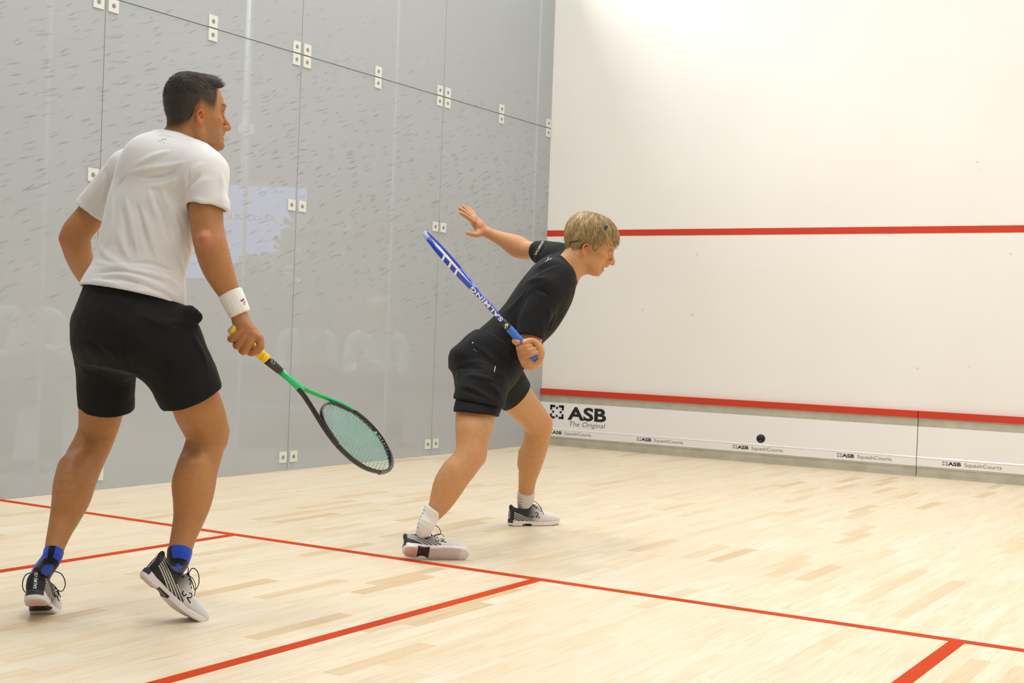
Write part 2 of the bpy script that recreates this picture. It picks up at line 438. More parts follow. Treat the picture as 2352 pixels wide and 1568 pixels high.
wr = MB().box((6.4, -9.75, 0), (6.6, .2, 5.64)).build('wall_right', WALLM); tag(wr, 'off-white right side wall, out of the frame', kind='structure')

# ---- the tin below the front wall: red top, metal strip, white board with lettering, metal foot
METAL = pm('brushed_tin_metal', (.50, .475, .40), .42, metal=.35, noise=(9, .10))
WHITEB = pm('white_tin_board', (.80, .785, .77), .22, coat=.3, noise=(2, .015))
INK = pm('black_ink', (.012, .012, .014), .4)
INKG = pm('grey_ink', (.16, .16, .165), .4)
for i, (xa, xb, lab) in enumerate(((0.004, 3.197, 'long tin board under front wall with big black lettering and logo at its left end'),
                                   (3.203, 6.396, 'second tin board right of the vertical seam, lettered once'))):
    t = empty('tin_board', ((xa + xb) / 2, -.02, 0)); tag(t, lab, 'tin board', 'tin along the foot of the front wall')
    MB().box((xa, -.028, .43), (xb, .19, .48)).build('top_strip', RED, t)
    V = []; prof = [(-.022, .43), (-.012, .372), (-.012, .368)]
    m = MB(); m.box((xa, -.014, .366), (xb, .1, .43)); m.build('metal_strip', METAL, t)
    # white board: face leans, a rounded crease at z .142
    prof = [(-.018, .3665)]
    prof += [(-.018 - .004 * k / 6, .3665 - (.3665 - .150) * k / 6) for k in range(1, 7)]
    prof += [(-.0235, .146), (-.0255, .142), (-.0250, .138), (-.0225, .134), (-.021, .078), (.05, .078), (.05, .3665)]
    n = len(prof); V = [(x, y, z) for x in (xa, xb) for y, z in prof]
    F = [(i_, (i_ + 1) % n, n + (i_ + 1) % n, n + i_) for i_ in range(n)] + [tuple(range(n)), tuple(reversed(range(n, 2 * n)))]
    meshobj('white_board', V, F, WHITEB, t, False)
    m = MB(); m.box((xa, -.016, .008), (xb, .05, .077)); m.box((xa, -.024, .0), (xb, -.012, .018)); m.box((xa, -.020, .066), (xb, -.012, .0765)); m.build('foot_rail', METAL, t)
    def lettering(body, x, z, h, w, y, mat, bold=0, shear=0, name='lettering'):
        Vt, Ft = textmesh(body, h, bold, shear)
        Vt[:, 0] *= w / Vt[:, 0].max()
        meshobj(name, np.stack([x + Vt[:, 0], np.full(len(Vt), y), z + Vt[:, 1]], 1), Ft, mat, t, False)
    def logo(x, z, w, h, y, th, mat):
        m = MB(); a = w * .36; c = h * .36
        def r(x0, z0, x1, z1): m.box((x + x0, y - .0006, z + z0), (x + x1, y + .001, z + z1))
        for sx in (0, 1):
            for sz in (0, 1):
                X0 = 0 if sx == 0 else w - a; Z0 = 0 if sz == 0 else h - th
                r(X0, Z0, X0 + a, Z0 + th)
                X1 = 0 if sx == 0 else w - th; Z1 = 0 if sz == 0 else h - c
                r(X1, Z1, X1 + th, Z1 + c)
        q = th * .5
        for cx, cz in ((.5, .80), (.5, .20), (.22, .5), (.78, .5)): r(w * cx - q, h * cz - q, w * cx + q, h * cz + q)
        m.build('logo', mat, t)
    if i == 0:
        logo(.102, .229, .132, .116, -.0213, .019, INK)
        lettering('ASB', .283, .232, .108, .357, -.0213, INK, .032)
        lettering('The Original', .283, .176, .042, .352, -.0222, INKG, 0.0, .22)
    for x in ((.094, .932, 1.77, 2.608) if i == 0 else (3.388, 4.226, 5.06)):
        logo(x, .100, .034, .026, -.0232, .004, INKG)
        lettering('ASB', x + .040, .1, .0265, .090, -.0232, INK, .03)
        lettering('SquashCourts', x + .152, .1, .0265, .258, -.0232, INKG, -.004)

# ---- left wall: big panes of printed glass
def glass_material():
    m, nt, b, N, L = nodes('printed_glass')
    tc = N('ShaderNodeTexCoord'); sp = N('ShaderNodeSeparateXYZ'); L(tc.outputs['Object'], sp.inputs[0])
    cb = N('ShaderNodeCombineXYZ'); L(sp.outputs['Y'], cb.inputs[0]); L(sp.outputs['Z'], cb.inputs[1])
    n = N('ShaderNodeTexNoise'); n.inputs['Scale'].default_value = .7; n.inputs['Detail'].default_value = 3; L(cb.outputs[0], n.inputs['Vector'])
    r = N('ShaderNodeValToRGB'); r.color_ramp.elements[0].position = .3; r.color_ramp.elements[0].color = (.475, .500, .525, 1)
    r.color_ramp.elements[1].position = .7; r.color_ramp.elements[1].color = (.500, .522, .550, 1); L(n.outputs['Fac'], r.inputs[0])
    last = r.outputs[0]
    def marks(rot, sx, sy, thr, soft, share, amt, colr, seed, ring=None, zlo=None, zhi=None, ylim=None):
        nonlocal last
        mp = N('ShaderNodeMapping'); mp.vector_type = 'POINT'; mp.inputs['Rotation'].default_value = (0, 0, rot); mp.inputs['Scale'].default_value = (sx, sy, 1); mp.inputs['Location'].default_value = (seed, seed * .7, 0)
        mr = N('ShaderNodeMapping'); mr.inputs['Rotation'].default_value = (0, 0, rot); L(cb.outputs[0], mr.inputs[0])
        mp.inputs['Rotation'].default_value = (0, 0, 0); L(mr.outputs[0], mp.inputs[0])
        nd = N('ShaderNodeTexNoise'); nd.inputs['Scale'].default_value = 9; L(cb.outputs[0], nd.inputs['Vector'])
        ma = N('ShaderNodeVectorMath'); ma.operation = 'MULTIPLY_ADD'; L(nd.outputs['Color'], ma.inputs[0]); ma.inputs[1].default_value = (.55, .55, 0); L(mp.outputs[0], ma.inputs[2])
        v = N('ShaderNodeTexVoronoi'); v.voronoi_dimensions = '2D'; v.inputs['Scale'].default_value = 1; L(ma.outputs[0], v.inputs['Vector'])
        s = N('ShaderNodeSeparateColor'); L(v.outputs['Color'], s.inputs[0])
        if ring:
            a = N('ShaderNodeMath'); a.operation = 'SUBTRACT'; a.inputs[1].default_value = ring; L(v.outputs['Distance'], a.inputs[0])
            ab = N('ShaderNodeMath'); ab.operation = 'ABSOLUTE'; L(a.outputs[0], ab.inputs[0]); dist = ab.outputs[0]
        else: dist = v.outputs['Distance']
        lt = N('ShaderNodeMapRange'); lt.inputs[1].default_value = thr; lt.inputs[2].default_value = thr + soft; lt.inputs[3].default_value = 1; lt.inputs[4].default_value = 0; L(dist, lt.inputs[0])
        g = N('ShaderNodeMapRange'); g.inputs[1].default_value = 1 - share; g.inputs[2].default_value = 1; g.inputs[3].default_value = 0; g.inputs[4].default_value = amt * 1.0; L(s.outputs[0], g.inputs[0])
        f = N('ShaderNodeMath'); f.operation = 'MULTIPLY'; L(lt.outputs[0], f.inputs[0]); L(g.outputs[0], f.inputs[1]); fac = f.outputs[0]
        if ring:   # crescents: keep one side only
            nn = N('ShaderNodeTexNoise'); nn.inputs['Scale'].default_value = 22; L(cb.outputs[0], nn.inputs['Vector'])
            k = N('ShaderNodeMapRange'); k.inputs[1].default_value = .47; k.inputs[2].default_value = .56; L(nn.outputs['Fac'], k.inputs[0])
            f = N('ShaderNodeMath'); f.operation = 'MULTIPLY'; L(fac, f.inputs[0]); L(k.outputs[0], f.inputs[1]); fac = f.outputs[0]
        for lim, sgn in ((zlo, 1), (zhi, -1)):
            if lim is not None:
                k = N('ShaderNodeMapRange'); k.inputs[1].default_value = lim - .35 * 1; k.inputs[2].default_value = lim + .35; k.inputs[3].default_value = 0 if sgn > 0 else 1; k.inputs[4].default_value = 1 if sgn > 0 else 0
                L(sp.outputs['Z'], k.inputs[0]); f = N('ShaderNodeMath'); f.operation = 'MULTIPLY'; L(fac, f.inputs[0]); L(k.outputs[0], f.inputs[1]); fac = f.outputs[0]
        if ylim is not None:
            k = N('ShaderNodeMapRange'); k.inputs[1].default_value = ylim[0]; k.inputs[2].default_value = ylim[1]; L(sp.outputs['Y'], k.inputs[0])
            f = N('ShaderNodeMath'); f.operation = 'MULTIPLY'; L(fac, f.inputs[0]); L(k.outputs[0], f.inputs[1]); fac = f.outputs[0]
        x = N('ShaderNodeMix'); x.data_type = 'RGBA'; L(fac, x.inputs[0]); L(last, x.inputs[6]); x.inputs[7].default_value = colr; last = x.outputs[2]
        return fac
    dark = (.16, .16, .155, 1)
    marks(-.34, 5.5, 44, .05, .26, .42, .50, dark, 3.1, zlo=1.3, zhi=2.5)
    marks(-.50, 7.5, 50, .05, .26, .26, .45, dark, 7.7, zlo=1.0, zhi=3.0)
    marks(-.26, 4.2, 36, .04, .24, .18, .45, (.22, .19, .17, 1), 12.3, zlo=.7, zhi=2.7)
    marks(.2, 8, 8, .03, .05, .55, 1.0, (.16, .15, .14, 1), 21.3, ring=.20, zhi=2.2, ylim=(-3.0, -4.6))
    L(last, b.inputs['Base Color']); b.inputs['Roughness'].default_value = .12; b.inputs['IOR'].default_value = 1.45
    b.inputs['Specular IOR Level'].default_value = .38
    t = N('ShaderNodeBsdfTransparent'); t.inputs[0].default_value = (.93, .96, .94, 1)
    mx = N('ShaderNodeMixShader'); mx.inputs[0].default_value = .27
    L(b.outputs[0], mx.inputs[1]); L(t.outputs[0], mx.inputs[2]); L(mx.outputs[0], nt.nodes['Material Output'].inputs[0])
    return m
GLASS = glass_material()
SEAM = pm('dark_green_seam', (.10, .14, .12), .4)
CLAMP = pm('clear_clamp_plate', (.66, .68, .64), .3, coat=.3)
BOLT = pm('steel_bolt', (.33, .34, .32), .35, metal=.6)
wl = empty('wall_left', (0, -4, 0)); tag(wl, 'grey printed glass left wall made of large bolted panes', kind='structure')
ys = [-9.75, -8.125, -6.5, -4.875, -3.25, -1.625, 0.0]
for a, b_ in zip(ys[:-1], ys[1:]):
    for z0, z1 in ((.004, 2.697), (2.703, 4.2)):
        MB().box((-.012, a + .002, z0), (0, b_ - .002, z1)).build('glass_pane', GLASS, wl)
m = MB()
for y in ys[1:-1]: m.box((-.011, y - .0019, .004), (-.0015, y + .0019, 4.2))
m.box((-.011, -9.75, 2.6971), (-.0015, 0, 2.7029)); m.build('seam', SEAM, wl)
# stiffening fins of clear glass standing behind each seam, light in their edges painted as white strips
FIN = pm('fin_lit_edge', (.95, .97, .96), .3)
m = MB()
for y in ys[1:]:
    yy = y if y < 0 else -.01
    m.box((-.45 if y < 0 else -.14, yy - .008, 0), (-.436 if y < 0 else -.128, yy + .008, 4.2))
m.build('stiffening_fin', FIN, wl)

def clamp(y, z, label, dy=0, dz=0):
    t = empty('clamp_plate', (0, y, z)); tag(t, label, 'clamp plate', 'square bolted plates on the glass wall')
    s = .036
    V = []
    m = MB(); m.box((.0002, y - s, z - s), (.006, y + s, z + s)); m.build('plate', CLAMP, t)
    m = MB(); m.disc((.006, y, z), (1, 0, 0), .013, .0015, 24); m.disc((.0075, y, z), (1, 0, 0), .007, .002, 6); m.build('bolt', BOLT, t)
joint = {-4.875: 'left vertical seam', -3.25: 'middle vertical seam', -1.625: 'right vertical seam'}
for y, nm in joint.items():
    for sy, side in ((-1, 'left'), (1, 'right')):
        if y == -4.875 and sy == -1: side = 'left'
        for z, vs_ in ((2.7405, 'upper'), (2.6595, 'lower')):
            clamp(y + sy * .052, z, f'small square plate {vs_} {side} of where the {nm} crosses the slanting seam')
        clamp(y + sy * .052, 1.72, f'small square plate halfway up the glass just {side} of the {nm}')
        clamp(y + sy * .052, .087, f'small square plate near the floor just {side} of the {nm}')
for y, nm in ((-4.06, 'left and middle'), (-2.437, 'middle and right')):
    clamp(y, 2.7405, f'small square plate above the slanting seam midway between the {nm} vertical seams')
    clamp(y, 2.6595, f'small square plate below the slanting seam midway between the {nm} vertical seams')
clamp(-.805, 2.7405, 'small square plate above the slanting seam between right vertical seam and corner')
clamp(-.805, 2.6595, 'small square plate below the slanting seam between right vertical seam and corner')
clamp(-.052, 2.7405, 'small square plate above the slanting seam right at the court corner')
clamp(-.052, 2.6595, 'small square plate below the slanting seam right at the court corner')

# ---- what shows faintly through the glass
HALLW = pm('hall_wall', (.24, .24, .245), .8, noise=(1, .03))
o = MB().box((-9, -12, -.06), (-.03, 5, -.003)).build('floor_hall', pm('hall_floor', (.40, .38, .36), .6, noise=(2, .05))); tag(o, 'dim hall floor behind the glass', kind='structure')
o = MB().box((-9.2, -12, 0), (-9, 5, 6)).build('wall_hall', HALLW); tag(o, 'pale hall wall behind the glass', kind='structure')
o = MB().box((-9.2, 5, 0), (-.03, 5.2, 6)).build('wall_hall_end', HALLW); tag(o, 'pale end wall of the hall behind the glass', kind='structure')

SCR = pm('screen_glow', (.1, .12, .2), .4, emit=((.34, .40, .90), 3.2))
c0 = P(372, 427, 11.5); c1 = P(703, 424, 11.5); c2 = P(700, 640, 11.5); c3 = P(372, 640, 11.5)
sr_ = unit([RT[0], RT[1], 0]); wid = float((c1 - c0) @ sr_); hei = float(c1[2] - c2[2]); mid = (c0 + c2) / 2
scr = empty('projection_screen', mid - np.array([0, 0, hei / 2])); tag(scr, 'pale blue lit screen with grey lettering seen faintly through the glass', 'screen')
MB().obox(mid, sr_ * wid / 2, np.array([0, 0, hei / 2]), np.cross(sr_, (0, 0, 1)) * .012).build('screen_panel', SCR, scr)
MB().obox(mid - np.cross(sr_, (0, 0, 1)) * 0 + np.array([0, 0, hei / 2 + .02]), sr_ * (wid / 2 + .03), np.array([0, 0, .02]), np.cross(sr_, (0, 0, 1)) * .03).build('top_rail', pm('rail_grey', (.25, .25, .27), .5), scr)
nf = np.cross(sr_, (0, 0, 1)) * .016
def stext(body, px, py, h, wpx, col):
    Vt, Ft = textmesh(body, h, .0); D_ = float((mid - CAM) @ FW); Vt[:, 0] *= wpx * D_ / FPX / Vt[:, 0].max(); o_ = P(px, py, D_)
    o_ = o_ - np.cross(sr_, (0, 0, 1)) * float((o_ - mid) @ np.cross(sr_, (0, 0, 1)))
    meshobj('screen_lettering', [o_ + nf + sr_ * v[0] + np.array([0, 0, v[1]]) for v in Vt], Ft, col, scr, False)
SG = pm('screen_grey', (.01, .01, .02), .6)
stext('OUKSON TIL', 512, 505, .062, 124, SG); stext('SH', 505, 539, .062, 26, SG)
# pole that carries the screen
pt, pb = P(577, -60, 11.4), P(557, 430, 11.4)
pe = empty('ceiling_pole', pt); tag(pe, 'white vertical pole with a bracket seen through glass above the screen', 'pole')
MB().tube([pt, pb], .028, 12).build('tube', pm('white_pole', (.95, .95, .95), .4), pe, True)
MB().obox(P(566, 298, 11.38), sr_ * .06, np.array([0, 0, .045]), FW * .04).build('bracket', pm('white_bracket', (.95, .95, .95), .4), pe)
# leafy plants
LEAF = pm('dark_leaf', (.05, .10, .04), .5, noise=(8, .3))
def leaf(m, c, tipdir, nrm, size, cuts=5):
    """split heart-shaped leaf with real thickness"""
    t_ = unit(tipdir); n_ = unit(nrm - t_ * (nrm @ t_)); b_ = np.cross(n_, t_); pts = []
    for k in range(44):
        w = 2 * math.pi * k / 44; r_ = size * (.55 + .12 * math.cos(w) + .10 * math.cos(2 * w)) * (1 if (k % 4) or abs(math.cos(w)) > .93 else .45)
        pts.append((r_ * math.cos(w), r_ * math.sin(w) * .92))
    V = [c] + [c + t_ * a + b_ * b - n_ * (a * a + b * b) * .35 / size for a, b in pts]; V2 = [v + n_ * .002 for v in V]
    N_ = len(V); F = [(0, 1 + k, 1 + (k + 1) % 44) for k in range(44)] + [(N_, N_ + 1 + (k + 1) % 44, N_ + 1 + k) for k in range(44)] + [(1 + k, N_ + 1 + k, N_ + 1 + (k + 1) % 44, 1 + (k + 1) % 44) for k in range(44)]
    m.add(V + V2, F)
def plant(name, label, base, leaves, seed, pot=True):
    e = empty(name, base); tag(e, label, 'plant'); rn = random.Random(seed); ms, ml = MB(), []
    for px, py, D_, sz in leaves:
        c = P(px, py, D_); b0 = base + np.array([rn.uniform(-.05, .05), rn.uniform(-.05, .05), .3]); k = (b0 + c) / 2 + np.array([0, 0, .12])
        ms.tube(crom([b0, k, c], 6), .006, 6); m = MB(); leaf(m, c, unit(c - k) + np.array([rn.uniform(-.6, .6), rn.uniform(-.6, .6), -.3]), -FW + RT * rn.uniform(-.4, .4) + UP * .3, sz); m.build('leaf', LEAF, e, True)
    ms.build('stems', pm('stem_green', (.08, .14, .05), .6), e, True)
    if pot: MB().tube([base, base + np.array([0, 0, .32])], [.15, .19], 20).build('pot', pm('pot_grey', (.3, .3, .3), .6), e, True)
pb1 = P(705, 800, 10.5); pb1[2] = 0; pb2 = P(600, 800, 10.4); pb2[2] = 0
plant('monstera_plant', 'large split-leaf plant seen faintly through glass before the screen', pb1, [(688, 528, 10.5, .27), (735, 560, 10.4, .25), (655, 575, 10.5, .22), (690, 610, 10.3, .24), (765, 612, 10.4, .22), (720, 655, 10.3, .22), (790, 540, 10.5, .22)], 3)
plant('leafy_plant', 'low leafy plant seen faintly below the screen behind the wristband arm', pb2, [(560, 618, 10.4, .20), (600, 603, 10.5, .22), (640, 625, 10.4, .2), (620, 650, 10.3, .2), (580, 650, 10.3, .2), (545, 645, 10.4, .18), (655, 660, 10.3, .18)], 5)
# ================================================================ people: shared builders
SKIN = pm('skin', (1, 1, 1), .48, .35, noise=(60, .06), attr=True, bump=(260, .25, .0006), sss=.12)
CLOTH_W = pm('white_jersey', (.70, .695, .70), .8, .2, noise=(7, .02), bump=(420, .2, .0006), sheen=.2)
CLOTH_K = pm('black_jersey', (.0075, .0078, .0088), .8, .2, noise=(9, .12), bump=(500, .25, .0006), sheen=.03)
CLOTH_K2 = pm('black_tights', (.004, .004, .0045), .7, .25, bump=(600, .2, .0004))
VCOL = pm('painted_shoe', (1, 1, 1), .5, .4, attr=True, bump=(700, .2, .0004))
RUB = pm('white_rubber', (.72, .68, .69), .45, .4, attr=True)
KNIT = pm('knit', (1, 1, 1), .9, .1, attr=True, bump=(800, .35, .0008), sheen=.3)
LACE = pm('black_lace', (.012, .012, .014), .7, .2)
WHITE_INK = pm('white_print', (.85, .85, .83), .5)

def add_head(fl, h, mouth_open=False, jaw=0.0, cr=.097, ear=(0, 0, 1.0)):
    """head about Frame h: X forward, Y the person's left, Z up, origin between the eyes' level and the ears"""
    T = h.tube
    fl.add(h.ell((-.012 + (.097 - cr), 0, .036), (cr, .0765, .084)), .0)
    jw = lambda z: jaw * min(1, max(0, (-.055 - z) / .04))
    st = [(-.118, 0, .045, .014, .020, .014), (-.112, 0, .047, .024, .031, .022), (-.100, 0, .044, .034, .041, .030), (-.080, 0, .035, .045, .050, .045),
          (-.058, 0, .026, .0535, .059, .056), (-.030, 0, .016, .0610, .067, .060), (.0, 0, .008, .0655, .075, .066), (.025, 0, .0, .068, .091, .07), (.052, 0, -.004, .066, .093, .07), (.078, 0, -.01, .058, .086, .07)]
    st = [(s * h.k, cu, (cv + jw(s)) * h.k, a * h.k, f * h.k, b * h.k) for s, cu, cv, a, f, b in st]
    fl.add(Loft(h.o, h.Y, h.X, h.Z, st, 2.25), .028)
    fl.add(T([(.079, .045, .024, .008), (.089, .026, .024, .009), (.0885, 0, .020, .010), (.089, -.026, .024, .009), (.079, -.045, .024, .008)]), .014)   # brow
    for s in (1, -1):
        fl.add(h.ell((.054, s * .044, -.026), (.022, .018, .016)), .024)            # cheek bone
        fl.add(h.ell((.030, s * .052, -.070), (.034, .010, .026)), .02)            # jaw
        fl.sub(h.ell((.098, s * .032, .001), (.022, .017, .012)), .016)            # socket
        fl.add(h.ell((.0735, s * .0315, -.001), (.0135, .0145, .0125)), .003)      # eyeball
        fl.add(T([(.079, s * .016, .001, .0032), (.0875, s * .030, .008, .0036), (.078, s * .047, .002, .0032)]), .004)  # lid
        fl.add(T([(.080, s * .017, -.006, .003), (.0855, s * .031, -.0105, .003), (.077, s * .046, -.004, .003)]), .005)
    fl.add(h.ell((.074, 0, -.022), (.018, .018, .042)), .012)
    fl.add(T([(.084, 0, .014, .0085), (.097, 0, -.010, .0085), (.1085, 0, -.030, .0105), (.1115, 0, -.0385, .0105)]), .012)   # nose
    for s in (1, -1): fl.add(h.ell((.097, s * .0125, -.042), (.012, .0075, .0085)), .007)
    for s in (1, -1): fl.sub(h.ell((.104, s * .007, -.0515), (.006, .0035, .004)), .003)
    fl.add(h.ell((.087, 0, -.055), (.012, .019, .010)), .012)
    g = .004 if not mouth_open else .008
    fl.add(T([(.078, .024, -.0665, .0035), (.0905, .010, -.0625 + g * .3, .0050), (.0925, 0, -.0635 + g * .3, .0046), (.0905, -.010, -.0625 + g * .3, .0050), (.078, -.024, -.0665, .0035)]), .006)
    j2 = jaw * .45
    fl.add(T([(.077, .022, -.0685, .0035), (.0875 + j2, .009, -.0735 - g, .0056), (.0885 + j2, 0, -.0745 - g, .0060), (.0875 + j2, -.009, -.0735 - g, .0056), (.077, -.022, -.0685, .0035)]), .006)
    if mouth_open: fl.sub(h.ell((.090, 0, -.0695), (.022, .014, .0052)), .002)
    else: fl.sub(T([(.085, .022, -.068, .0012), (.0965, 0, -.068, .0012), (.085, -.022, -.068, .0012)]), .002)
    fl.add(h.ell((.079 + jaw, 0, -.101), (.0150, .020, .0140)), .022)                     # chin
    ex, ez, ek = ear; c0 = (-.010, -.012)
    def E3(x, y, z): return (c0[0] + ex + (x - c0[0]) * ek, y, c0[1] + ez + (z - c0[1]) * ek)
    for s in (1, -1):                                                              # ears
        Y = lambda y: s * (.0745 + (y - .0745) * ek - .004 * (1 - ek) / .2)
        fl.add(h.ell(E3(-.008, Y(.0745), -.014), np.array((.016, .0065, .024)) * ek), .006)
        fl.sub(h.ell(E3(-.002, Y(.086), -.012), np.array((.0115, .012, .018)) * ek), .004)
        rim = [(.004, .074, -.002, .0036), (.003, .080, .011, .0040), (-.007, .085, .0185, .0042), (-.018, .0885, .014, .0044), (-.0245, .0895, 0, .0044),
               (-.022, .0865, -.015, .0042), (-.015, .0815, -.028, .0040), (-.007, .078, -.037, .0052)]
        tt = lambda rows: T([(*E3(x, Y(y), z), r * ek) for x, y, z, r in rows])
        fl.add(tt(rim), .0035)
        fl.add(tt([(-.003, .077, .004, .003), (-.0125, .0815, -.002, .0032), (-.013, .080, -.016, .0034), (-.004, .077, -.024, .0035)]), .003)
        fl.add(tt([(.004, .076, -.010, .0036), (.002, .077, -.016, .0036)]), .003)
        fl.sub(h.ell(E3(-.001, Y(.077), -.012), np.array((.0035, .006, .0045)) * ek), .002)

def face_tint(V, h, base, lip, stub=0, ear=(0, 0, 1.0), brow=(.12, .07, .04), iris=(.10, .13, .14)):
    q = h.loc(V); c = np.tile(np.array(base, float), (len(V), 1))
    inb = (np.abs(q) < .16).all(1)
    def w(p, r, soft=.5): return np.clip((1 + soft - np.linalg.norm((q - np.array(p)) / np.array(r), axis=1)) / soft, 0, 1) * inb
    for s in (1, -1):
        c = mixc(c, w((-.01 + ear[0], s * .081, -.008 + ear[1]), (.022, .014, .034)) * .55, (base[0] * 1.12, base[1] * .62, base[2] * .55))
        c = mixc(c, w((.065, s * .045, -.03), (.025, .02, .02), 1) * .25, (base[0] * 1.1, base[1] * .7, base[2] * .62))
        for k in range(7):
            t = k / 6; c = mixc(c, w((.092 - .014 * t * t, s * (.014 + .036 * t), .022 + .007 * math.sin(t * 2.4)), (.010, .006, .0036), .6) * .75, brow)
        c = mixc(c, w((.0895, s * .0315, -.001), (.0055, .013, .0062), .15), (.62, .58, .54))
        c = mixc(c, w((.0895, s * .0325, -.001), (.006, .0052, .0058), .1), iris)
        c = mixc(c, w((.0905, s * .0325, -.001), (.006, .0025, .0028), .1), (.01, .01, .01))
        for k in range(7):
            t = k / 6; c = mixc(c, w((.0885 - .009 * abs(2 * t - 1) ** 2, s * (.0185 + .027 * t), .0045 - .004 * abs(2 * t - 1) ** 2), (.004, .0035, .0018), .5) * .8, (.05, .03, .02))
    for z in (-.062, -.0765): c = mixc(c, w((.091, 0, z), (.012, .022, .0062), .35) * .6, lip)
    c = mixc(c, w((.083, 0, -.0695), (.010, .014, .0045), .1) * .9 * (1 if lip is not None else 0), (.10, .02, .015))
    c = mixc(c, w((.110, 0, -.037), (.014, .014, .012), .8) * .25, (base[0] * 1.12, base[1] * .7, base[2] * .6))
    if stub:
        z = q[:, 2]; x = q[:, 0]
        m = np.clip((-.035 - z) / .02, 0, 1) * np.clip((x + .01) / .03, 0, 1) * np.clip((z + .14) / .03, 0, 1) * inb
        c = mixc(c, m * stub, (.20, .12, .08))
    return c

def strands(name, roots, dirs, length, r, mat, parent, droop=(0, 0, 0), seg=5, curl=.0, seed=1, lift=None, fld=None):
    """thin tapered locks growing from roots along dirs"""
    rnd = np.random.RandomState(seed); n = len(roots); V = []; F = []
    L = np.asarray(length) * (0.75 + .5 * rnd.rand(n)) if np.isscalar(length) else np.asarray(length)
    p = np.array(roots, float); d = np.array(dirs, float); d /= np.linalg.norm(d, axis=1)[:, None]
    rings = []
    for k in range(seg + 1):
        t = k / seg; rr = r * (1 - .85 * t ** 1.5)
        a = np.cross(d, (0.3, .2, 1)); a /= np.linalg.norm(a, axis=1)[:, None]; b = np.cross(d, a)
        rings.append([p + (a * math.cos(w) + b * math.sin(w)) * rr for w in (0, 2.094, 4.189)])
        p = p + d * (L / seg)[:, None]
        d = d + np.array(droop) / seg + rnd.normal(size=d.shape) * curl; d /= np.linalg.norm(d, axis=1)[:, None]
        if fld is not None:
            dd = fld(p); push = np.clip(-dd + .0005, 0, .01)
            p = p + (p - lift) / np.linalg.norm(p - lift, axis=1)[:, None] * push[:, None]
    R_ = np.array(rings)                                    # seg+1, 3, n, 3
    V = R_.transpose(2, 0, 1, 3).reshape(-1, 3); base = np.arange(n)[:, None] * (seg + 1) * 3
    Fq = []
    for k in range(seg):
        for j in range(3):
            Fq.append(np.stack([base[:, 0] + k * 3 + j, base[:, 0] + k * 3 + (j + 1) % 3, base[:, 0] + (k + 1) * 3 + (j + 1) % 3, base[:, 0] + (k + 1) * 3 + j], 1))
    return meshobj(name, V, np.vstack(Fq), mat, parent)

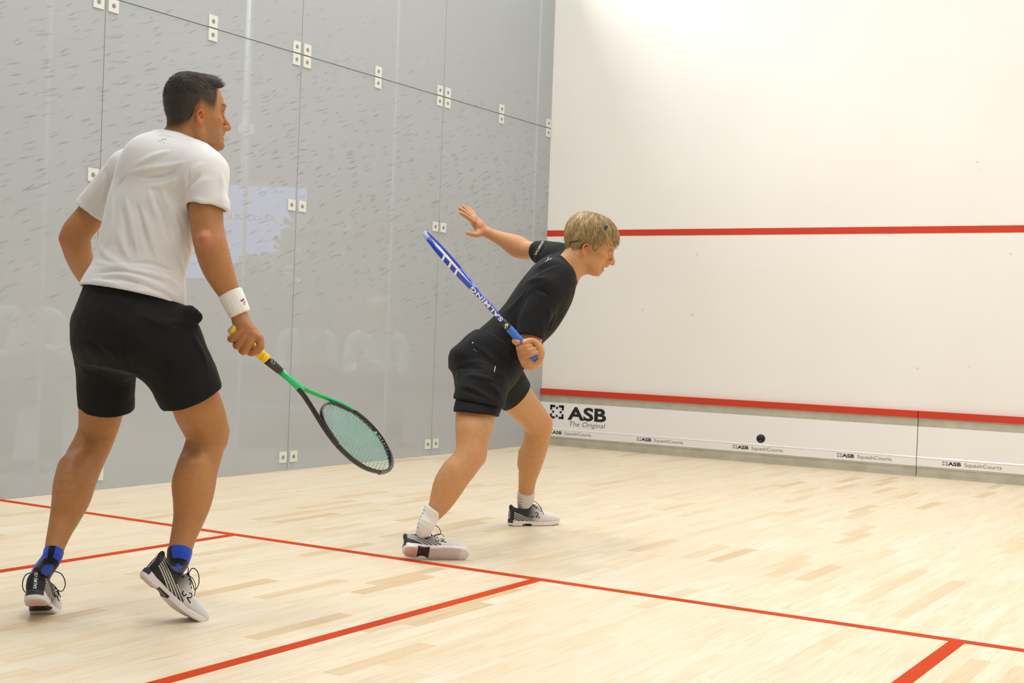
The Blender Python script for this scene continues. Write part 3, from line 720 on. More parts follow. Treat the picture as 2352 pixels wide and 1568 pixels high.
# ---- the court shoe, in its own frame: X to the toe, Z up, Y to the person's left; side=+1 left foot
_sh = {}
def shoe_parts(side):
    if side in _sh: return _sh[side]
    f = Frame((0, 0, 0), (1, 0, 0), (0, 0, 1)); g = -side           # g: towards the inner edge of the foot
    up = Fld()
    st = [(-.074, g * .0, .045, .010, .020, .022), (-.070, 0, .052, .022, .034, .032), (-.055, g * .000, .056, .031, .042, .040), (-.02, g * .001, .056, .0345, .042, .040), (.02, g * .003, .054, .0365, .043, .038),
          (.06, g * .006, .048, .041, .040, .034), (.10, g * .007, .040, .0465, .034, .028), (.14, g * .006, .035, .0470, .031, .022), (.175, g * .004, .032, .0430, .026, .018), (.200, g * .002, .029, .034, .020, .014), (.213, 0, .027, .020, .012, .009)]
    up.add(Loft((0, 0, 0), (0, 1, 0), (0, 0, 1), (1, 0, 0), [(s, cu, cv, a, b, c) for s, cu, cv, a, b, c in st], 2.5), 0)
    up.add(f.tube([(-.066, 0, .085, .012), (-.068, 0, .100, .009)]), .012)
    up.sub(f.tube([(-.030, 0, .128, .030), (.012, 0, .112, .028), (.045, 0, .114, .024)]), .012)
    up.sub(f.tube([(-.028, 0, .100, .024), (.024, 0, .085, .025)]), .006)
    up.add(f.tube([(.056, 0, .090, .016), (.090, 0, .072, .014), (.12, 0, .062, .010)]), .010)
    V1, F1 = up.mesh((-.09, -.06, 0), (.23, .06, .13), .0014)
    q = V1; x = q[:, 0] - (q[:, 2] - .05) * .35
    t = np.clip((x - .004) / .092, 0, 1); t = t * t * (3 - 2 * t)
    col = np.outer(1 - t, (.012, .012, .015)) + np.outer(t, (.70, .69, .69))
    # pale stripes slanting over the heel quarter
    sl = q[:, 0] * .80 + q[:, 2] * 1.0                                  # constant along each stripe's normal
    inner = q[:, 1] * side < 0
    ph = ((q[:, 2] - .030 + (q[:, 0] + .066) * .42) / .0088)
    on = inner & (np.abs(ph - np.round(ph)) < .17) & (ph > .4) & (ph < 5.6) & (q[:, 0] > -.062) & (q[:, 0] < .012 + (.055 - q[:, 2]) * .6) & (np.abs(q[:, 1]) > .012)
    v = (q[:, 2] + .42 * q[:, 0] - .034) / .0082
    band = (~inner) & (v > -.4) & (v < 4.4) & (q[:, 0] > -.062) & (q[:, 0] < .088) & (np.abs(q[:, 1]) > .012)
    col[band] = (.02, .02, .022)
    on |= band & (np.abs(v - np.round(v)) < .22) & ((v < 3.5) | (q[:, 0] > .03) | (q[:, 0] < -.04))
    col[on] = (.70, .70, .64)
    so = Fld(); 
    def outline(Q, grow=0.0):
        X = Q[:, 0]; S = np.array([-.080, -.076, -.060, -.02, .02, .06, .10, .14, .175, .200, .214, .219]); Wd = np.array([.006, .018, .032, .0355, .033, .039, .0485, .0495, .044, .034, .017, .004])
        cy = g * np.interp(X, [-.07, .02, .10, .2], [0, .002, .007, .001])
        return np.maximum(np.abs(Q[:, 1] - cy) - np.interp(X, S, Wd) - grow, np.maximum(X - .219, -.080 - X))
    def sole(Q):
        e = outline(Q); z = Q[:, 2]; top = np.interp(Q[:, 0], [-.08, -.04, .04, .12, .17, .22], [.034, .027, .023, .021, .024, .032]); bot = np.interp(Q[:, 0], [-.08, -.06, .15, .22], [.006, 0, 0, .010])
        dz = np.maximum(z - top, bot - z); u = np.maximum(e + .006, 0); v = np.maximum(dz + .006, 0)
        return np.hypot(u, v) + np.minimum(np.maximum(e + .006, dz + .006), 0) - .006
    so.add(Fn(sole), 0)
    for s in (1, -1): so.sub(Ell((.012, s * .045, 0), (.030, .026, .014)), .004)
    so.sub(Ell((.012, 0, -.002), (.024, .05, .008)), .003)
    def tread(Q, d):
        z = Q[:, 2]; m = np.clip((.006 - z) / .006, 0, 1)
        r = np.hypot(Q[:, 0] + .042, Q[:, 1]); a = np.cos(r * 900) * (Q[:, 0] < -.008)
        b = np.cos((Q[:, 0] + 6 * (Q[:, 1] - g * .05) ** 2 + .35 * Q[:, 1] * g) * 800) * (Q[:, 0] > .05) * (Q[:, 0] < .15)
        c = np.cos(Q[:, 0] * 1100) * np.cos(Q[:, 1] * 1100) * (Q[:, 0] > .155)
        return d + m * .0009 * (np.clip(a, -1, .2) + np.clip(b, -1, .2) + c)
    so.fn(tread)
    V2, F2 = so.mesh((-.09, -.07, -.01), (.235, .07, .06), .0016)
    c2 = np.tile(np.array((.74, .70, .71)), (len(V2), 1))
    c2[V2[:, 2] < .0035] = (.60, .53, .53)
    hb = np.hypot((V2[:, 0] + .042) / .026, V2[:, 1] / .026); c2 = np.where(((hb < 1) & (V2[:, 2] < .004))[:, None], (.66, .42, .42), c2)
    shank = (np.abs(V2[:, 0] - .012) < .026) & (V2[:, 2] < .010) & (outline(V2) < .004)
    c2[shank] = (.03, .015, .02)
    c2[(V2[:, 0] < -.066) & (V2[:, 2] > .016)] = (.03, .03, .05)
    # laces: criss-cross and a bow with two loose loops
    lm = MB(); n = 6
    for k in range(n):
        x = .050 + .013 * k; z = .1065 - .0072 * k - (.0006 * k * k if k < 3 else .004)
        y = .017
        for s in (1, -1):
            lm.tube([(x, s * y, z - .004), (x + .005, 0, z + .0035), (x + .013, -s * y, z - .010)], .0016, 6)
    Lf = []
    for s in (1, -1):
        lp = [(.052, 0, .106), (.044 + .004 * s, s * .024, .128), (.052, s * .054, .124), (.074, s * .066, .098), (.084, s * .054, .076), (.074, s * .026, .092), (.055, 0, .108)]
        lm.tube(crom(lp, 5), .0017, 6)
        lp = [(.054, 0, .107), (.070, s * .018, .104), (.088, s * .038, .088), (.100, s * .052, .060)]
        lm.tube(crom(lp, 5), .0015, 6)
    lm.tube([(.049, -.006, .107), (.055, .0, .110), (.049, .006, .107)], .003, 6)
    # squiggle mark on the outer and inner side, letters up the heel tab
    mk = {1: MB(), -1: MB()}
    for s in (1, -1):
        pts = crom([(.030, .056), (.034, .047), (.043, .046), (.046, .055)], 5)
        pts2 = crom([(.052, .066), (.062, .070), (.069, .063), (.064, .055), (.055, .050), (.066, .047), (.078, .043)], 5)
        if s == side: pts, pts2 = [(x + .032, z - .004) for x, z in pts], [(x + .032, z - .006) for x, z in pts2]
        for pp in (pts, pts2):
            R3 = []
            for X, Z in pp:
                y = .08
                for _ in range(40):
                    d = float(up.ev(np.array([[X, s * y, Z]]))[0]); y -= max(d, 0) * .8
                    if d < .0006: break
                R3.append((X, s * (y + .0002), Z))
            mk[s].tube(R3, .0020, 5)
    Vt, Ft = textmesh('SALMING', .0105, .02, .15); Vt = Vt * (.052 / Vt[:, 0].max(), 1, 1)
    W3 = np.stack([np.full(len(Vt), -.079) , (Vt[:, 1] - .005) , .036 + Vt[:, 0]], 1)
    for k in range(len(W3)):
        x = -.10
        for _ in range(60):
            d = float(up.ev(np.array([[x, W3[k, 1], W3[k, 2]]]))[0]); x += max(d, 0) * .8
            if d < .0008: break
        W3[k, 0] = min(x, -.055) - .0004
    _sh[side] = (V1, F1, col, V2, F2, c2, lm, mk, (W3, Ft)); return _sh[side]

def shoe(side, fr, parent, bend=0.0, label=None, scale=1.0):
    V1, F1, col, V2, F2, c2, lm, mk, (W3, Ft) = shoe_parts(side)
    def place(V):
        V = np.array(V, float)
        if bend:
            x = V[:, 0] - .105; w = np.clip((x + .03) / .06, 0, 1); a = bend * w * w * (3 - 2 * w)
            xx = V[:, 0] - .105; V = np.stack([.105 + xx * np.cos(a) - V[:, 2] * np.sin(a), V[:, 1], xx * np.sin(a) + V[:, 2] * np.cos(a)], 1) * 1.0 if True else V
        return fr.world(V * scale)
    s = meshobj('shoe', place(V1), F1, VCOL, parent, col=col)
    if label: s['label'] = label
    meshobj('sole', place(V2), F2, RUB, s, col=c2)
    meshobj('shoelace', place(lm.V), lm.F, LACE, s)
    for b_ in (1, -1): meshobj('side_mark', place(mk[b_].V), mk[b_].F, LACE, s)
    meshobj('heel_lettering', place(W3), Ft, WHITE_INK, s, False)
    return s

def sock(rows, parent, base, tintf=None, ins=(), ribs=True, name='sock'):
    """rows in pixels from the cuff down, then world rows inside the shoe"""
    f = Fld(); tb = Tube([(*P(x, y, D), r * D / FPX) for x, y, D, r in rows] + [tuple(i) for i in ins], 5); f.add(tb, 0)
    top = tb.a[0]; nrm = unit(tb.a[0] - tb.b[2]); f.cut(Half(top, nrm), .004)
    if ribs: 
        ax = nrm; u = unit(np.cross(ax, (1, .2, 0))); v = np.cross(ax, u)
        def rib(Q, d):
            q = Q - top; th = np.arctan2(q @ u, q @ v); s = q @ ax
            return d + .0006 * np.cos(th * 34) + .0010 * np.clip(np.sin(s * 330 + 2 * np.sin(th * 1.3 + 1)), 0, 1) * np.clip((-s - .022) / .01, 0, 1)
        f.fn(rib)
    V, F = f.mesh(tb.a.min(0) - .06, tb.a.max(0) + .06, .0022)
    c = np.tile(np.array(base, float), (len(V), 1))
    if tintf is not None: c = tintf(V, c, top, nrm)
    return meshobj(name, V, F, KNIT, parent, col=c)

def folds(fl, strokes, h=.004, w=.009, D0=3.2):
    """soft creases pressed into the cloth along pixel strokes (px, py): h metres high (negative = groove), w wide"""
    hits = []
    for st in strokes:
        row = [p for p in (fl.trace(s[0], s[1], D0) for s in st) if p is not None]
        if len(row) < 2: continue
        q = crom(np.array(row), 4); n = len(q); t = np.linspace(0, 1, n)
        r = -w * 1.7 * (np.abs(2 * t - 1) ** 3)
        hits.append(Tube(np.column_stack([q, r]), 1))
    for T in hits:
        c = (T.a.min(0) + T.b.max(0)) / 2; R_ = np.linalg.norm(T.b.max(0) - T.a.min(0)) / 2 + 3 * w
        def f(Q, d, T=T, c=c, R_=R_):
            m = np.nonzero(np.einsum('ij,ij->i', Q - c.astype(Q.dtype), Q - c.astype(Q.dtype)) < R_ * R_)[0]
            if len(m) == 0: return d
            d = d.copy(); e = T.d(Q[m]) if len(m) > 1 else T.at(Q[m][0]).min()[None]
            d[m] = d[m] - h * np.exp(-(e / w) ** 2); return d
        fl.fn(f)
    return fl
def hollow(fl, pts, t=.006):
    """opens the cloth near its hems so it is a shell there"""
    ops = list(fl.ops)
    base = Fld(); base.ops = ops
    inner = Fld(); inner.fn(lambda Q, d: np.maximum(base.ev(Q) + t, np.min([np.linalg.norm(Q - p, axis=1) - r for p, r in pts], axis=0)))
    return inner
def decal(fl, V, F, origin, right, up, mat, parent, name, lift=.0009, D=None, steps=50):
    """prints flat lettering onto the surface of fl: (x right, y up) metres about origin, cast along right x up"""
    right = unit(right); up = unit(up - np.dot(up, right) * right); n = np.cross(right, up)
    W3 = origin + np.outer(V[:, 0], right) + np.outer(V[:, 1], up) + n * .12
    t = np.zeros(len(W3)); on = np.ones(len(W3), bool)
    for _ in range(steps):
        d = fl.ev(W3 - n * t[:, None]); t = np.minimum(t + np.maximum(d - lift, 0) * .85, .16)
    F = [f for f in F if max(t[i] for i in f) < .155 and max(t[i] for i in f) - min(t[i] for i in f) < .03]
    return meshobj(name, W3 - n * t[:, None], F, mat, parent, False)

def racket(name, label, butt, tip, Ydir, cols, strings_mat, grip_mat, ge=.170):
    """X butt->tip, Y across the string bed, Z through it; real size 0.685 m"""
    X = unit(tip - butt); Y = unit(Ydir - X * (Ydir @ X)); Z = np.cross(X, Y)
    t = empty(name, butt); tag(t, label, 'racket', 'squash rackets')
    W3 = lambda x, y, z=0.0: butt + X * x + Y * y + Z * z
    half = crom([(.283, .0075), (.310, .014), (.345, .030), (.385, .051), (.430, .0735), (.475, .0890), (.520, .0960), (.565, .0945), (.605, .0840), (.640, .0650), (.665, .0420), (.680, .0180), (.6835, 0)], 5)
    gl = [(x, 0, 0) for x in (0, .004, .01, .06, .12, ge - .005, ge + .005)]
    m = MB(); m.tube([W3(*g) for g in gl], [.0125, .0165, .0160, .0150, .0148, .0152, .0140], 14, ref=Y, flat=(.92, 1.06))
    sp = [W3(x, .0158 * .92 * math.cos(x * 210), .0158 * 1.06 * math.sin(x * 210)) for x in np.linspace(.006, ge - .002, 110)]
    m.tube(sp, .0011, 5); g = m.build('grip', grip_mat, t, True)
    MB().tube([W3(-.0012, 0), W3(.0006, 0)], .0150, 20, ref=Y).build('butt_cap', cols['cap'], g, False)
    m = MB(); m.tube([W3(x, 0) for x in (ge, ge + .01, .200, .208)], [.0146, .0150, .0125, .0118], 14, ref=Y, flat=(.95, 1.05)); m.build('collar', cols['collar'], t, True)
    m = MB(); m.tube([W3(x, 0) for x in (.208, .235, .265, .290, .300)], [.0110, .0105, .0115, .0135, .0120], 14, ref=Y, flat=(1.0, 1.0)); m.build('shaft', cols['shaft'], t, True)
    def beam(pts, name_, mat, w=.0052, h=.0098, par=t):
        m = MB(); m.tube([W3(x, y) for x, y in pts], 1.0, 12, ref=Z, flat=(h, w)); return m.build(name_, mat, par, True)
    L = half; n_arm = 26
    beam(L[:n_arm + 1], 'throat_arm', cols['armL']); beam([(x, -y) for x, y in L[:n_arm + 1]], 'throat_arm', cols['armR'])
    loop = [(x, y) for x, y in L[n_arm:]] + [(x, -y) for x, y in L[n_arm:][::-1][1:]]
    hd = beam(loop, 'head_frame', cols['head'])
    j = L[n_arm - 6]; br = crom([(L[n_arm][0], L[n_arm][1] - .004), (j[0] - .012, j[1] - .016), (.392, .030), (.384, 0), (.392, -.030), (j[0] - .012, -j[1] + .016), (L[n_arm][0], -L[n_arm][1] + .004)], 5)
    beam(br, 'throat_bridge', cols['bridge'], .0040, .0085)
    bump = [q for q in loop if q[0] > .648]
    beam([(x + .0035, y * 1.03) for x, y in bump], 'bumper_guard', cols['bumper'], .0034, .0108, hd)
    m = MB(); tri = cols.get('grommet')
    xs, ys = np.append(L[:, 0], L[::-1][1:, 0]), None
    yo = lambda x: np.interp(x, L[:, 0], L[:, 1]) - .004
    bx = lambda y: np.interp(abs(y), np.abs(br[:len(br) // 2 + 1, 1])[::-1], br[:len(br) // 2 + 1, 0][::-1])
    for k in range(-7, 8):
        y = k * .0112; top = np.interp(abs(y), L[::-1][:34, 1], L[::-1][:34, 0]) - .003
        m.tube([W3(bx(y), y, .0005), W3(top, y, .0005)], .00078, 5)
    x = .405
    while x < .672:
        w = yo(x)
        if w > .012: m.tube([W3(x, -w, -.0005), W3(x, w, -.0005)], .00078, 5)
        x += .0128
    m.build('strings', strings_mat, t, True)
    m = MB()
    for k in range(34):
        i = int(2 + k * (len(loop) - 5) / 34); x, y = loop[i]; s = 1 if y > 0 else -1
        if abs(y) > .02: m.tube([W3(x, y - s * .004), W3(x, y - s * .0085)], .0013, 6)
    m.build('grommets', cols['grommet'], hd, True)
    return t, W3, L, hd
# ================================================================ the left player
A_ROOT = floorp(290, 1400); A = empty('person', A_ROOT)
tag(A, 'man in white T-shirt and black shorts seen from behind, holding a green racket low', 'person', 'squash players')
hA = Frame(P(448, 262, 4.32), unit(RT * math.cos(.58) + FW * math.sin(.58) + UP * .03), UP, .985)
LEG_AR = [(380, 760, 4.18, 52), (420, 870, 4.20, 55), (446, 915, 4.22, 56), (458, 945, 4.26, 56), (470, 975, 4.29, 52), (474, 1003, 4.30, 45.5), (465, 1040, 4.29, 45), (452, 1080, 4.27, 47.5), (447, 1115, 4.25, 47), (443, 1150, 4.23, 42.5), (434, 1190, 4.20, 35.5), (422, 1230, 4.17, 29.5), (414, 1262, 4.15, 26.5), (411, 1276, 4.145, 21)]
LEG_AL = [(262, 760, 4.28, 55), (243, 850, 4.33, 52), (235, 905, 4.37, 53), (232, 945, 4.40, 49.5), (225, 985, 4.42, 44), (212, 1020, 4.41, 43), (196, 1052, 4.38, 44), (179, 1095, 4.34, 44), (166, 1140, 4.30, 42), (152, 1180, 4.26, 35), (139, 1215, 4.22, 28), (129, 1245, 4.19, 23.5), (124, 1264, 4.17, 21), (119, 1280, 4.16, 17)]
ARM_AR = [(478, 395, 4.20, 40), (474, 450, 4.17, 40), (474, 500, 4.15, 38), (478, 535, 4.14, 37.5), (486, 570, 4.13, 38), (498, 610, 4.13, 36), (513, 645, 4.14, 30), (528, 676, 4.15, 24.5), (543, 712, 4.15, 19.5), (552, 732, 4.15, 19)]
ARM_AL = [(282, 388, 4.36, 28), (244, 440, 4.40, 30), (206, 497, 4.42, 33), (176, 535, 4.42, 34), (175, 560, 4.44, 33), (183, 592, 4.50, 30), (200, 630, 4.58, 25), (225, 665, 4.66, 20), (240, 680, 4.70, 17)]
torso_ax = unit(P(392, 318, 4.30) - P(306, 682, 4.22)); tu = unit(P(431, 711, 4.12) - P(306, 682, 4.22)); tu = unit(tu - torso_ax * (tu @ torso_ax)); tv = np.cross(torso_ax, tu)
if tv @ FW < 0: tv = -tv
sc = 4.23 / FPX
def tst(s, du, hw, bf, bb, dv=0): return (s * sc, du * sc, dv * sc, hw * sc, bf * sc, bb * sc)
SH_ST = [tst(-40, -2, 138, 88, 100), tst(-14, -3, 137, 87, 98), tst(0, -3, 136, 86, 95), tst(30, -2, 131, 82, 88), tst(60, -1, 121, 78, 80), tst(90, -1, 118, 78, 78), tst(120, 0, 119, 80, 80), tst(170, 1, 119, 84, 84), tst(230, 1, 120, 88, 86), tst(280, 3, 119, 88, 84), tst(320, 4, 108, 80, 74), tst(350, 4, 84, 62, 58), tst(370, 6, 56, 48, 46), tst(384, 8, 44, 42, 40)]
oA = P(306, 682, 4.22)
body = Fld()
body.add(Loft(oA, tu, tv, torso_ax, [(s, cu, cv, a * .86, b * .86, c * .86) for s, cu, cv, a, b, c in SH_ST], 2.1), 0)
body.add(PT([(310, 720, 4.24, 95), (330, 770, 4.24, 80)]), .03)
neck_b = hA.p(-.03, 0, -.06)
body.add(Tube([(*hA.p(-.035, 0, -.03), .057), (*hA.p(-.042, 0, -.085), .054), (*P(418, 312, 4.32), .057), (*P(410, 345, 4.30), .07)]), .025)
for r in (LEG_AR, LEG_AL, ARM_AR, ARM_AL): body.add(PT(r, 6), .02 if r in (ARM_AR, ARM_AL) else .03)
# calves, knee hollows, elbow
body.add(PT([(440, 1075, 4.21, 34), (432, 1112, 4.20, 36), (432, 1150, 4.19, 28)]), .03)
body.add(PT([(168, 1075, 4.31, 34), (160, 1115, 4.27, 36), (152, 1155, 4.24, 26)]), .03)
body.add(PT([(468, 548, 4.085, 12), (470, 556, 4.085, 10)]), .02)
body.add(PT([(150, 548, 4.41, 11), (152, 556, 4.42, 9)]), .02)
body.sub(PT([(438, 1010, 4.20, 14), (446, 1030, 4.19, 10)]), .03)
body.add(PT([(505, 990, 4.33, 18), (503, 1010, 4.33, 16)]), .03)
EA = (-.002, -.012, .80); add_head(body, hA, ear=EA, cr=.091)
# neck tendon
body.add(Tube([(*hA.p(-.02, -.062, -.04), .012), (*hA.p(.0, -.045, -.095), .013), (*hA.p(.012, -.02, -.14), .012)]), .02)
# right fist round the racket grip
D = 4.15
hand = Fld()
hand.add(PT([(552, 728, D, 18.5), (560, 748, D - .005, 19), (572, 762, D - .012, 17)]), 0)
hand.add(PT([(548, 742, D - .005, 12), (552, 762, D - .018, 11)]), .012)
hand.add(PT([(560, 745, D - .012, 15), (590, 772, D - .02, 11)]), .014)
def finger(rows, k=.004): hand.add(PT(rows, 4), k)
finger([(556, 760, D - .022, 9.5), (544, 772, D - .030, 8.8), (532, 779, D - .018, 8.4), (531, 775, D + .012, 8), (540, 766, D + .026, 7.4)])
finger([(570, 764, D - .026, 9.8), (557, 782, D - .034, 9.0), (546, 794, D - .022, 8.8), (543, 790, D + .012, 8.4), (552, 778, D + .028, 7.6)])
finger([(583, 769, D - .026, 10), (572, 790, D - .036, 9.2), (561, 806, D - .024, 9.0), (556, 803, D + .010, 8.6), (564, 790, D + .028, 7.8)])
finger([(595, 776, D - .020, 10), (598, 796, D - .026, 9.2), (586, 808, D - .026, 8.8), (574, 809, D - .006, 8.2), (580, 798, D + .024, 7.4)])
finger([(562, 752, D + .022, 12), (578, 770, D + .034, 10), (592, 790, D + .036, 8.6), (590, 803, D + .030, 7.6)], .008)  # thumb on the far side
for a, b_ in (((556, 760), (535, 775)), ((572, 764), (549, 790)), ((585, 769), (563, 803)), ((595, 776), (598, 796))): pass
for x, y in ((556, 761), (570, 765), (583, 769), (595, 776)): hand.add(PT([(x, y, D - .027, 7.5), (x + 1, y + 1, D - .027, 7)]), .008)
body.add(hand, .006)
# left hand, relaxed in front of the body (hidden by the hips)
body.add(PT([(240, 680, 4.70, 16), (256, 700, 4.75, 15), (262, 712, 4.77, 14)]), .01)
for dx, L in ((-10, 20), (-3, 26), (4, 27), (11, 24)):
    body.add(PT([(258 + dx, 712, 4.77, 6.5), (260 + dx, 712 + L * .6, 4.79, 6), (256 + dx, 712 + L, 4.78, 5.5)]), .004)
body.add(PT([(250, 695, 4.72, 8), (238, 712, 4.73, 6.5), (236, 724, 4.73, 6)]), .006)

# pocket corner stays shut under the shirt hem
def bbox(rows, pad=.14):
    q = np.array([P(r[0], r[1], r[2]) for r in rows]); return q.min(0) - pad, q.max(0) + pad
parts = []
hc = hA.p(0, 0, -.02)
PL = Half(P(395, 318, 4.3), -torso_ax)      # head above, rest below
parts.append(region(body, Half(P(392, 330, 4.3), -torso_ax), hc - .19, hc + .19, .0022))
hw_ = P(545, 715, 4.15); fdir = unit(P(562, 760, 4.15) - P(520, 655, 4.15))
parts.append(region(body, Box(hw_ + fdir * .102, fdir, np.cross(fdir, FW), FW, (.11, .075, .085)), P(500, 830, 4.15) - .09, P(625, 700, 4.15) + .09, .0022))
bc = Fld().add(Half(P(392, 326, 4.3), torso_ax), 0); bc.sub(Box(hw_ + fdir * .105, fdir, np.cross(fdir, FW), FW, (.10, .065, .075)), 0)
lo, hi = bbox(LEG_AR + LEG_AL + ARM_AR + ARM_AL, .16)
parts.append(region(body, bc, lo, hi, .0042))
V, F = join(parts)
baseA = (.40, .180, .066)
tint = face_tint(V, hA, baseA, (.45, .18, .13), .30, EA, (.07, .045, .03))
tint = mixc(tint, near(V, [P(470, 552, 4.08), P(150, 548, 4.4)], .035) * .5, (.50, .17, .10))
tint = mixc(tint, near(V, [P(x, y, 4.12) for x, y in ((556, 762), (572, 766), (586, 770), (597, 778), (545, 790), (560, 802), (580, 806))], .016) * .45, (.50, .17, .10))
# short clipped sides: dark stubble fading down towards neck and ear
q = hA.loc(V); X, Y, Z = q[:, 0], q[:, 1], q[:, 2]; inb = (np.abs(q) < .16).all(1)
line = np.interp(X, [-.11, -.07, -.045, -.025, -.005, .020, .040, .052, .060, .075], [-.078, -.074, -.056, -.012, .010, -.008, -.008, .030, .060, .075])
wf_ = np.clip((Z - line) / .034, 0, 1) ** 1.2 * np.clip((.066 - X) / .010, 0, 1) * inb
tint = mixc(tint, wf_ * .93, (.022, .014, .010))
meshobj('body', V, F, SKIN, A, col=tint)

# hair: thick top, clipped sides
hair = Fld(); hair.add(hA.ell((-.006, 0, .042), (.0900, .0780, .0890)), 0)
hair.add(hA.ell((-.034, 0, .068), (.052, .065, .060)), .03)
hair.add(hA.ell((-.044, 0, .010), (.042, .064, .077)), .03)
for i, (y, x, z, r) in enumerate(((.03, .052, .102, .013), (.012, .060, .105, .014), (-.008, .064, .104, .014), (-.028, .058, .100, .0135), (-.042, .046, .095, .012), (.045, .040, .098, .012))):
    hair.add(hA.tube([(x - .05, y * .9, z + .004, r), (x - .02, y, z + .006, r * 1.05), (x, y, z + .003, r), (x + .014, y - .003, z - .009, r * .75)]), .016)
hair.add(hA.tube([(.064, -.012, .099, .012), (.079, -.018, .094, .0095), (.085, -.019, .084, .006)]), .012)
def hcut(Q):
    q = hA.loc(Q); ln = np.interp(q[:, 0], [-.11, -.07, -.045, -.025, -.005, .020, .036, .044, .052, .062, .10], [-.074, -.068, -.046, .004, .024, .022, .040, .064, .078, .088, .090])
    return (ln - q[:, 2]) * .8
hair.cut(Fn(hcut), .012)
def hstreak(Q, d):
    q = hA.loc(Q); top = np.clip((q[:, 2] - .05) / .03, 0, 1)
    return d + (np.sin(q[:, 1] * 620 + 3 * np.sin(q[:, 0] * 60) + q[:, 2] * 90) * .0011 + np.sin(q[:, 1] * 1400 + q[:, 0] * 120) * .0005) * top + sines(Q, 900, 5) * .0004
hair.fn(hstreak)
V, F = hair.mesh(hc - .17, hc + .17, .0022)
HAIR_D = pm('dark_brown_hair', (.026, .017, .011), .5, .5, noise=(90, .4))
HAIR_DS = pm('dark_brown_strand', (.060, .040, .028), .42, .6)
ho = meshobj('hair', V, F, HAIR_D, A)
rnd = np.random.RandomState(4); q = hA.loc(V); top = np.nonzero((q[:, 2] > .055) & (q[:, 0] > -.1))[0]
sel = rnd.choice(top, 4200); rt = V[sel]; ql = hA.loc(rt)
dl = np.stack([.9 + 0 * ql[:, 0], ql[:, 1] * 5, .15 + .9 * np.clip((ql[:, 0] + .02) * 8, -.5, .6)], 1)
dl += np.random.RandomState(5).normal(size=dl.shape) * .13; dl[:, 2] -= .12
dirs = dl @ hA.ax()
strands('hair_strands', rt - dirs * .004, dirs, .016, .00045, HAIR_DS, ho, droop=tuple(-hA.Z * .5), seg=4, curl=.05, fld=hair.ev, lift=hA.p(0, 0, .03))
side = np.nonzero((q[:, 2] <= .06))[0]; sel = rnd.choice(side, 2600); rt = V[sel]
nd = rt - hA.p(-.01, 0, .02); nd /= np.linalg.norm(nd, axis=1)[:, None]
strands('hair_strands', rt - nd * .001, nd * .6 - hA.Z * .9, .007, .0003, HAIR_DS, ho, seg=2, curl=.03)

# T-shirt
shirt = Fld(); shirt.add(Loft(oA, tu, tv, torso_ax, SH_ST, 2.15), 0)
shirt.add(PT([(300, 380, 4.36, 38), (345, 358, 4.34, 38), (402, 354, 4.30, 40), (450, 370, 4.24, 42), (478, 398, 4.19, 40)]), .03)
shirt.add(PT([(345, 370, 4.26, 62), (420, 385, 4.22, 62), (452, 400, 4.19, 56)]), .05)
slR = Fld().add(PT([(476, 398, 4.19, 46), (476, 430, 4.17, 48), (474, 465, 4.16, 48), (472, 520, 4.15, 50)]), 0).add(PT([(508, 470, 4.14, 18), (508, 495, 4.13, 17)]), .03)
slR.cut(Half(P(474, 478, 4.16), unit(P(476, 520, 4.15) - P(474, 430, 4.17) + RT * -.03)), .007)
slL = Fld().add(PT([(288, 388, 4.36, 38), (252, 430, 4.39, 41), (218, 474, 4.415, 42), (192, 512, 4.42, 44)]), 0)
slL.cut(Half(P(208, 483, 4.42), unit(P(188, 522, 4.42) - P(232, 455, 4.40))), .007)
shirt.add(slR, .03); shirt.add(slL, .03)
shirt.fn(lambda Q, d: d + .0022 * sines(Q * np.array([1, 1, .45]), 34, 3) + .0010 * sines(Q, 80, 8))
folds(shirt, [[(192, 588), (212, 598), (240, 607), (280, 612), (335, 617)],
              [(182, 634), (205, 620), (253, 616), (317, 624), (381, 638), (414, 660), (432, 692)],
              [(180, 650), (225, 632), (279, 630), (330, 643), (381, 666), (418, 690)],
              [(176, 658), (200, 646), (240, 648), (280, 656)], [(300, 668), (350, 672), (390, 684)]], .0075, .0080)
folds(shirt, [[(196, 602), (240, 617), (300, 621)], [(200, 634), (270, 623), (340, 634), (400, 660)], [(205, 646), (275, 641), (350, 662)], [(330, 655), (380, 680), (415, 700)], [(300, 603), (350, 606), (400, 625)]], -.006, .0065)
folds(shirt, [[(286, 445), (298, 490), (308, 540), (316, 590)], [(322, 470), (338, 515), (352, 560), (362, 600)], [(366, 420), (384, 465), (402, 505), (424, 545)], [(258, 440), (258, 500), (244, 560), (228, 590)], [(392, 530), (410, 580), (424, 640)], [(340, 430), (352, 470), (366, 510)], [(270, 520), (280, 560), (300, 600)],
              [(243, 395), (241, 440), (239, 490)], [(300, 620), (250, 590), (225, 560)]], .0070, .011)
folds(shirt, [[(275, 460), (286, 520), (294, 575)], [(312, 462), (326, 520), (340, 580)], [(350, 440), (372, 500), (390, 560)], [(406, 480), (424, 540), (436, 600)], [(230, 520), (226, 560), (210, 590)], [(290, 405), (270, 430), (262, 470)]], -.0065, .009)
folds(shirt, [[(470, 372), (450, 386), (430, 410), (424, 440)], [(486, 410), (462, 418), (440, 440), (432, 470)], [(430, 370), (390, 382), (340, 388), (290, 398)], [(420, 405), (380, 425), (330, 430)], [(395, 345), (350, 360), (300, 385)], [(505, 390), (512, 430), (508, 470)], [(446, 455), (470, 468), (500, 482)]], .0065, .010)
folds(shirt, [[(350, 314), (364, 312), (378, 312), (394, 315), (420, 320), (445, 330)]], -.004, .0035)
folds(shirt, [[(436, 385), (431, 420), (428, 462)], [(460, 398), (445, 412), (434, 430)], [(410, 388), (370, 402), (320, 408)], [(243, 380), (243, 420), (240, 470)], [(262, 400), (250, 420), (243, 450)]], -.0075, .0070)
